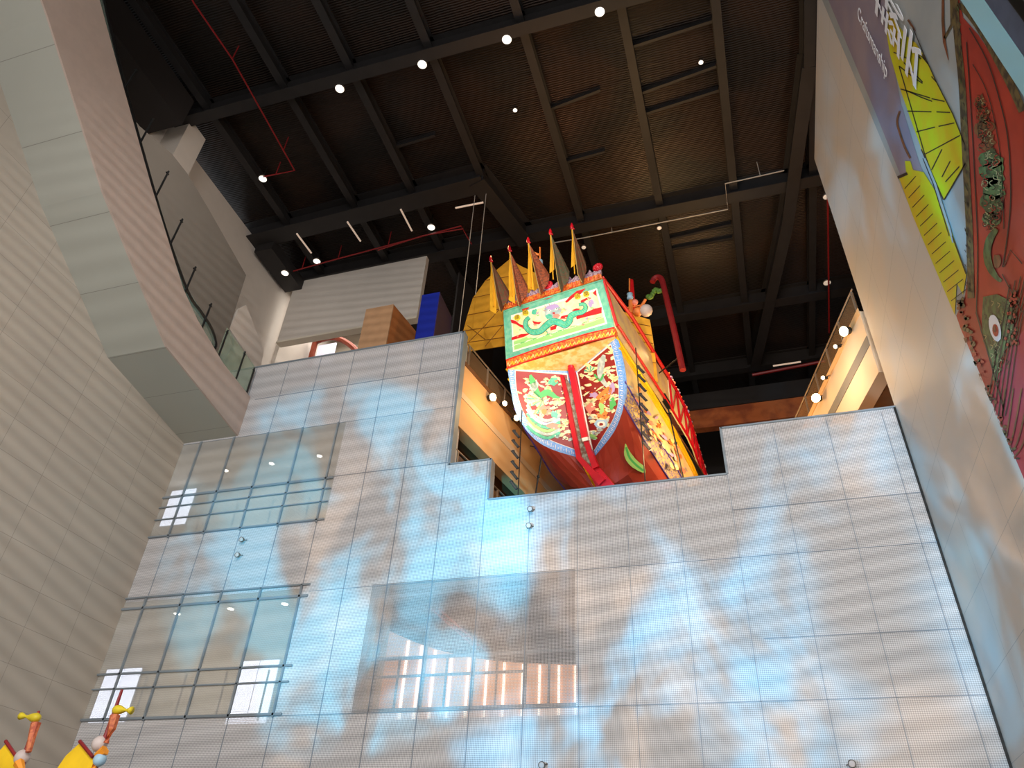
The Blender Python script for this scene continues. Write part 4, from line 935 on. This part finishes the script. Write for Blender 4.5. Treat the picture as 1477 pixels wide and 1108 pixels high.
# dragon ornament down the hull
ox = [(1417,146,7,10),(1421,165,10,12),(1423,185,13,13),(1427,205,12,12),(1431,228,16,15),(1433,250,18,17),(1436,272,18,17),(1434,295,16,17),(1432,316,12,13)]
for i, (x,y,a_,b_) in enumerate(ox): A.blob(x,y,a_,b_, M['p_green'] if i > 3 else M['p_brown'], 5, 0, .3, 14)
for k in range(170):
    i = random.randrange(len(ox)); x,y,a_,b_ = ox[i]; x += random.uniform(-a_,a_)*.8; y += random.uniform(-b_,b_)*.8; s_ = random.choice((-1,1))
    A.line(smooth_path([(x,y),(x+4*s_,y+2),(x+3*s_,y+6),(x-1*s_,y+7)],3), 1.1, (M['p_ink'],M['p_orn'],M['p_tan'],M['p_red'])[k % 4], 6+k%2)
A.line(smooth_path([(1440,330),(1430,345),(1426,365),(1430,385),(1440,400),(1447,405)],4), [6,8,9,10,11,11,11,11,11,11,11,11,10,10,9,8,7,6,6,5,4], M['p_green'], 6)
A.blob(1440,376,6,9,M['p_brown'],6,0,.2)
# the painted eye and the surrounding curls
A.poly([(1420,428),(1440,424),(1452,430),(1462,440),(1465,470),(1455,500),(1444,520),(1440,550),(1434,548),(1432,520),(1420,492),(1418,460)], M['p_green'], 5)
A.blob(1438,473,8,20,M['p_white'],7,-.22,.03,20); A.blob(1439,476,4.4,9,M['p_red'],8,-.1,.03,16); A.blob(1438,474,2.2,5,M['p_brown'],9,-.1,.03,12)
for k in range(26):
    x, y = random.uniform(1452,1470), random.uniform(420,500); A.blob(x,y,3.6,4,M['p_orn'],6,0,.05,10); A.blob(x,y,2,2.4,M['p_red'],7,0,.05,8)
for k in range(70):
    x, y = random.choice(scatter([(1415,425),(1468,430),(1462,510),(1440,550),(1418,490)],1)); A.line(smooth_path([(x,y),(x+4,y+2),(x+1,y+7)],3), 1.1, (M['p_ink'],M['p_tan'],M['p_orn'])[k%3], 6)
# converging planks of the bow
for i in range(6):
    x = 1474-i*8; A.line(smooth_path([(x+25,380+i*6),(x,470+i*14),(x-14,560+i*12),(x-22+i*2,600+i*13)],4), 1.5, M['p_ink'], 6)
for i in range(5): A.line(smooth_path([(1500-i*12,560),(1478-i*9,640),(1455-i*7,668-i*8)],4), 2.2, M['p_brown'], 6)
A.line([(1410,450),(1436,540),(1450,590)], 2, M['p_ink'], 6); A.line([(1450,385),(1460,360),(1477,380)], 1.6, M['p_ink'], 6); A.line([(1448,395),(1477,450)], 1.6, M['p_ink'], 6)
ed = [(1382,435),(1392,470),(1398,505),(1410,530),(1418,560),(1432,585),(1438,610),(1450,640),(1462,668)]
for k in range(70):
    i = random.randrange(len(ed)-1); f_ = random.random(); x = ed[i][0]+(ed[i+1][0]-ed[i][0])*f_+random.uniform(-3,9); y = ed[i][1]+(ed[i+1][1]-ed[i][1])*f_-random.uniform(0,10)
    A.blob(x,y,random.uniform(2,4),random.uniform(1.5,4),random.choice((M['p_orn'],M['p_brown'],M['p_ink'],M['p_red'])),7,0,.3,8)
for k in range(60):
    x, y = random.choice(scatter([(1378,-5),(1386,-5),(1400,330),(1404,430),(1394,430),(1392,200)],1)); A.line([(x,y),(x+2,y+4)], 1, M['p_ink'] if k%2 else M['p_green'], 6)
# keep the artwork inside the sheet
bm = A.mb.bm
for co, no in (((0,7.1,0),(0,-1,0)),((0,12.0,0),(0,1,0)),((0,0,4.4),(0,0,-1)),((0,0,24.2),(0,0,1))):
    bmesh.ops.bisect_plane(bm, geom=bm.verts[:]+bm.edges[:]+bm.faces[:], plane_co=co, plane_no=no, clear_outer=True)
obj('junk_print', A.mb, None, poster)
q = P(1300,48,X=XW)
text_mesh('brush_character', '藝', 1.0, Vector((XW-.05, q.y, q.z)), Vector((0,-1.0,0)), Vector((0,0,3.6)), M['p_white'], poster)
q = P(1278,-70,X=XW); text_mesh('brush_character', '工', 1.0, Vector((XW-.05, q.y+.1, q.z+.6)), Vector((0,-1.25,0)), Vector((0,0,4.2)), M['p_white'], poster)
qa, qb = P(1238,5,X=XW), P(1286,118,X=XW); qq = (qa+qb)/2; ln_ = abs(qa.z-qb.z)
to = text_mesh('latin_lettering', 'Craftsmanship', 1.0, Vector((XW-.05, (qa.y+qb.y)/2, qq.z)), Vector((0,0,-ln_/6.6)), Vector((0,-.42,0)), M['p_white'], poster)
o = obj('light_strip_panel', MB().box((XR-.045,6.68,2),(XR-.003,7.09,24.0)), M['p_blue']); tag(o, 'pale blue vertical wall strip right of the junk banner', 'panel')
t = thing('dark_panel', 'slate blue dark wall panel at the top right corner of the photo', 'panel', (XR-.03,5.2,8)); obj('panel_sheet', MB().box((XR-.045,3.0,8),(XR-.003,6.67,24.0)), M['p_dark'], t)
mb = MB()
for i in range(7):
    q = P(1463+i*3, 8, X=XR-.05); mb.box((XR-.06,q.y-.02,q.z-.5),(XR-.03,q.y+.02,q.z+.9))
obj('panel_slits', mb, M['black'], t)

# ================================================================== SMALL FITTINGS ON THE SCREEN
for (x, y, l) in ((766,735,'small clamp light below the boat opening, upper of two'),(764,759,'small clamp light below the boat opening, lower of two'),(351,779,'small clamp light in the blue lit left part of the screen, upper of two'),(345,801,'small clamp light in the blue lit left part of the screen, lower of two'),(1228,1101,'small clamp light low on the right of the screen'),(783,1103,'small clamp light at the bottom centre of the screen')):
    q = P(x, y, Y=17.9); t = thing('clamp_light', l, 'clamp light', q, 0, 'small clamp lights on the perforated screen')
    obj('head', MB().lathe(q, (0,-1,-.3), ((0,.05),(.05,.075),(.12,.08))), M['bronze'], t, True)
    obj('lens', MB().lathe(q+Vector((0,-.115,-.035)), (0,-1,-.3), ((0,.065),(.01,.05))), M['ball'], t)
    obj('bracket', MB().tube([q, (q.x+.08,17.99,q.z+.03)], .014, n=5).tube([q, (q.x-.1,17.99,q.z-.02)], .01, n=5), M['bronze'], t)

# ================================================================== NEAR MASTS (bottom left)
def near_mast(px, label, lean, yy, ax):
    """ax: photo points of vane, mast tip, globe, sail outline"""
    tip = P(*ax['tip'], Y=yy); foot = P(*ax['foot'], Y=yy); d = (foot-tip); g = foot + d*((foot.z)/(-d.z)) if d.z < 0 else foot
    g = Vector((foot.x + (foot.x-tip.x)*1.5, yy, 0))
    t = thing('model_mast', label, 'mast', g)
    gl_ = P(*ax['globe'], Y=yy)
    obj('mast_pole', MB().tube([g, foot, tip], .06, n=8, r2=.02), M['redpipe'], t)
    obj('streamer', MB().tube([P(*p, Y=yy-.05) for p in ax['stream']], .07, n=6, r2=.04), mat('copper_cloth', (214,120,70), .6, col2=(180,80,50), scale=20), t)
    v0, v1 = [P(*p, Y=yy-.03) for p in ax['vane']]; v = v1-v0
    obj('fish_vane', MB().lathe(v0, v, ((0,.055),(v.length*.12,.04),(v.length*.3,.015),(v.length*.6,.055),(v.length*.8,.07),(v.length*.95,.05),(v.length,.02)), n=8), mat('vane_yellow', (220,196,40), .5), t, True)
    obj('globe', MB().ball(gl_, .105), M['ball'], t)
    mb = MB(); mb.prism([P(*p, Y=yy+.08) for p in ax['sail']], (0,.02,0)); obj('mast_sail', mb, mat('bright_yellow_sail', (246,200,20), .65, noise=.08), t)
    mb = MB().tube([P(*p, Y=yy+.06) for p in ax['yard']], .025, n=6); obj('yard', mb, M['redpipe'], t)
    mb = MB().tube([P(*p, Y=yy-.06) for p in ax['knot']], .07, n=6, r2=.04); obj('sash', mb, mat('orange_sash', (238,150,30), .6), t)
    mb = MB()
    for a_, b_ in zip(ax['sail'][:-1], ax['sail'][1:]): pass
    if 'globe2' in ax: obj('globe', MB().ball(P(*ax['globe2'], Y=yy-.05), .085), M['skyblue'], t)
near_mast(48, 'leftmost red mast with yellow fish vane and yellow sail, bottom left', 0, 9.0, dict(tip=(56,1026),foot=(33,1100),globe=(32,1093),stream=[(52,1043),(47,1060),(41,1085)],vane=((30,1033),(57,1036)),sail=[(-12,1096),(9,1072),(24,1092),(33,1112),(30,1150),(-30,1150),(-20,1100)],yard=((8,1069),(28,1098)),knot=((27,1100),(32,1112))))
near_mast(160, 'second red mast with yellow fish vane in front of the bright glazed screen', 0, 9.0, dict(tip=(176,995),foot=(143,1090),globe=(144,1073),globe2=(144,1096),stream=[(166,1032),(161,1052),(153,1072)],vane=((190,1025),(164,1024)),sail=[(80,1112),(95,1090),(115,1072),(130,1086),(138,1108),(136,1150),(70,1150)],yard=((115,1069),(134,1092)),knot=((152,1082),(141,1090),(135,1110))))

# ================================================================== LIGHT
wd_ = bpy.data.worlds.new('world'); bpy.context.scene.world = wd_; wd_.use_nodes = True
wd_.node_tree.nodes['Background'].inputs[0].default_value = (.92,.96,1,1); wd_.node_tree.nodes['Background'].inputs[1].default_value = .7
def look(o, tgt): o.rotation_euler = (Vector(tgt)-o.location).to_track_quat('-Z','Y').to_euler()
def spot(name, loc, tgt, e, col, ang, blend=.5, r=.1):
    l = bpy.data.lights.new(name,'SPOT'); l.energy = e; l.color = col; l.spot_size = math.radians(ang); l.spot_blend = blend; l.shadow_soft_size = r
    o = bpy.data.objects.new(name, l); C.objects.link(o); o.location = loc; look(o, tgt); return o
def area(name, loc, tgt, e, col, sx, sy):
    l = bpy.data.lights.new(name,'AREA'); l.shape = 'RECTANGLE'; l.size = sx; l.size_y = sy; l.energy = e; l.color = col
    o = bpy.data.objects.new(name, l); C.objects.link(o); o.location = loc; look(o, tgt); return o
def gobo(l, kind, scale, lo, hi, stretch=(1,1,1), seed=0, low=0):
    l.use_nodes = True; nt = l.node_tree; N = nt.nodes; L = nt.links; em = [n for n in N if n.type == 'EMISSION'][0]
    tc = N.new('ShaderNodeTexCoord'); mp_ = N.new('ShaderNodeMapping'); mp_.inputs['Scale'].default_value = stretch; mp_.inputs['Location'].default_value = (seed,seed*.7,0)
    # divide by z so the pattern is a flat slide
    sp = N.new('ShaderNodeSeparateXYZ'); L.new(tc.outputs['Normal'], sp.inputs[0]); cb = N.new('ShaderNodeCombineXYZ')
    for i, a_ in enumerate('XY'):
        dv = N.new('ShaderNodeMath'); dv.operation = 'DIVIDE'; L.new(sp.outputs[a_], dv.inputs[0]); L.new(sp.outputs['Z'], dv.inputs[1]); L.new(dv.outputs[0], cb.inputs[i])
    L.new(cb.outputs[0], mp_.inputs[0])
    if kind == 'noise':
        tx = N.new('ShaderNodeTexNoise'); tx.inputs['Scale'].default_value = scale; tx.inputs['Detail'].default_value = 3; tx.inputs['Distortion'].default_value = .6
    else:
        tx = N.new('ShaderNodeTexWave'); tx.bands_direction = 'Y'; tx.inputs['Scale'].default_value = scale; tx.inputs['Distortion'].default_value = .4; tx.inputs['Detail'].default_value = 1
    L.new(mp_.outputs[0], tx.inputs['Vector']); mr = N.new('ShaderNodeMapRange'); mr.interpolation_type = 'SMOOTHSTEP'
    mr.inputs['To Min'].default_value = low; mr.inputs['From Min'].default_value = lo; mr.inputs['From Max'].default_value = hi; L.new(tx.outputs['Fac'], mr.inputs[0]); L.new(mr.outputs[0], em.inputs['Strength'])
# broad fill light added behind the camera to brighten walls and screen
area('front_fill', (0,-11,11), (-5,18,10), 3600, (1,.96,.92), 18, 14)
s1 = spot('louvre_light', (4.2,-10,17), (-8,18,9), 13000, (1,.98,.95), 75, .5, .12); gobo(s1.data, 'wave', 20, .0, 1.0, low=.38)
s2 = spot('blue_projector_left', (-2,2,3), (-10.6,18,10.3), 22000, (.03,.58,.92), 32, .22, .03); gobo(s2.data, 'noise', 9, .40, .62, (1,.7,1), 3)
s3 = spot('blue_projector_right', (-6,1,3), (2.5,18,9), 19000, (.06,.55,.95), 74, .6, .05); gobo(s3.data, 'noise', 8, .46, .70, (1,.6,1), 9)
s4 = spot('amber_projector', (-5,1,3), (-3,18,7.5), 6000, (1,.66,.40), 80, .5, .03); gobo(s4.data, 'noise', 7, .48, .70, (1,.8,1), 21)
# warm hall light: unseen points, some added to brighten timber wall and sails
def wl(loc, e, r=.3, col=(1,.62,.26)):
    l = bpy.data.lights.new('hall_fill','POINT'); l.energy = e; l.color = col; l.shadow_soft_size = r; o = bpy.data.objects.new('hall_fill', l); C.objects.link(o); o.location = loc
wl((-6.6,19.3,16.3), 110); wl((-5.6,25,16.8), 250); wl((-2.0,18.5,13.2), 160); wl((-.2,22.5,15.6), 420, col=(1,.66,.3)); wl((1.2,26,16.5), 260); wl((2.8,19.5,15.6), 150, col=(1,.74,.5)); wl((-1.5,24,21.5), 200); wl((6.3,24.5,22), 260, col=(1,.5,.2)); wl((-7.5,18.8,24), 120)
spot('stern_key', (-2.5,13.5,14.6), (-4.6,19.8,18.2), 2300, (1,.86,.68), 50, .6, .15)
spot('stern_top', (-6,12,24), (-4.8,19.2,20.5), 900, (1,.84,.62), 50, .6, .2)
spot('ceiling_wash', (-1.5,20.5,22.5), (-1,19.5,30.5), 900, (1,.6,.25), 120, .8, .3)  # unseen upward spots, added to put warm patches on the ceiling
spot('ceiling_wash', (-6,16,22), (-5.5,18.5,30.5), 350, (1,.45,.2), 110, .8, .3)
spot('ceiling_wash', (.5,26,23.5), (.4,27,30.5), 500, (1,.62,.28), 100, .8, .2)
area('left_room_light', (-17,20.5,9.6), (-17,20.5,6), 90, (1,.94,.82), 6, 2); area('left_room_light', (-17,20.5,16.2), (-17,20.5,12), 90, (1,.94,.82), 6, 2)
area('upper_room_light', (-17,26,29.5), (-17,26,20), 500, (1,.93,.84), 6, 3)
spot('wall_wash', (-12,10,24), (-21.4,17,24), 1000, (1,.9,.82), 90, .8, .5)
area('timber_room_light', (-7,20.5,9.5), (-8,22,6.5), 60, (1,.8,.62), 2, 2)
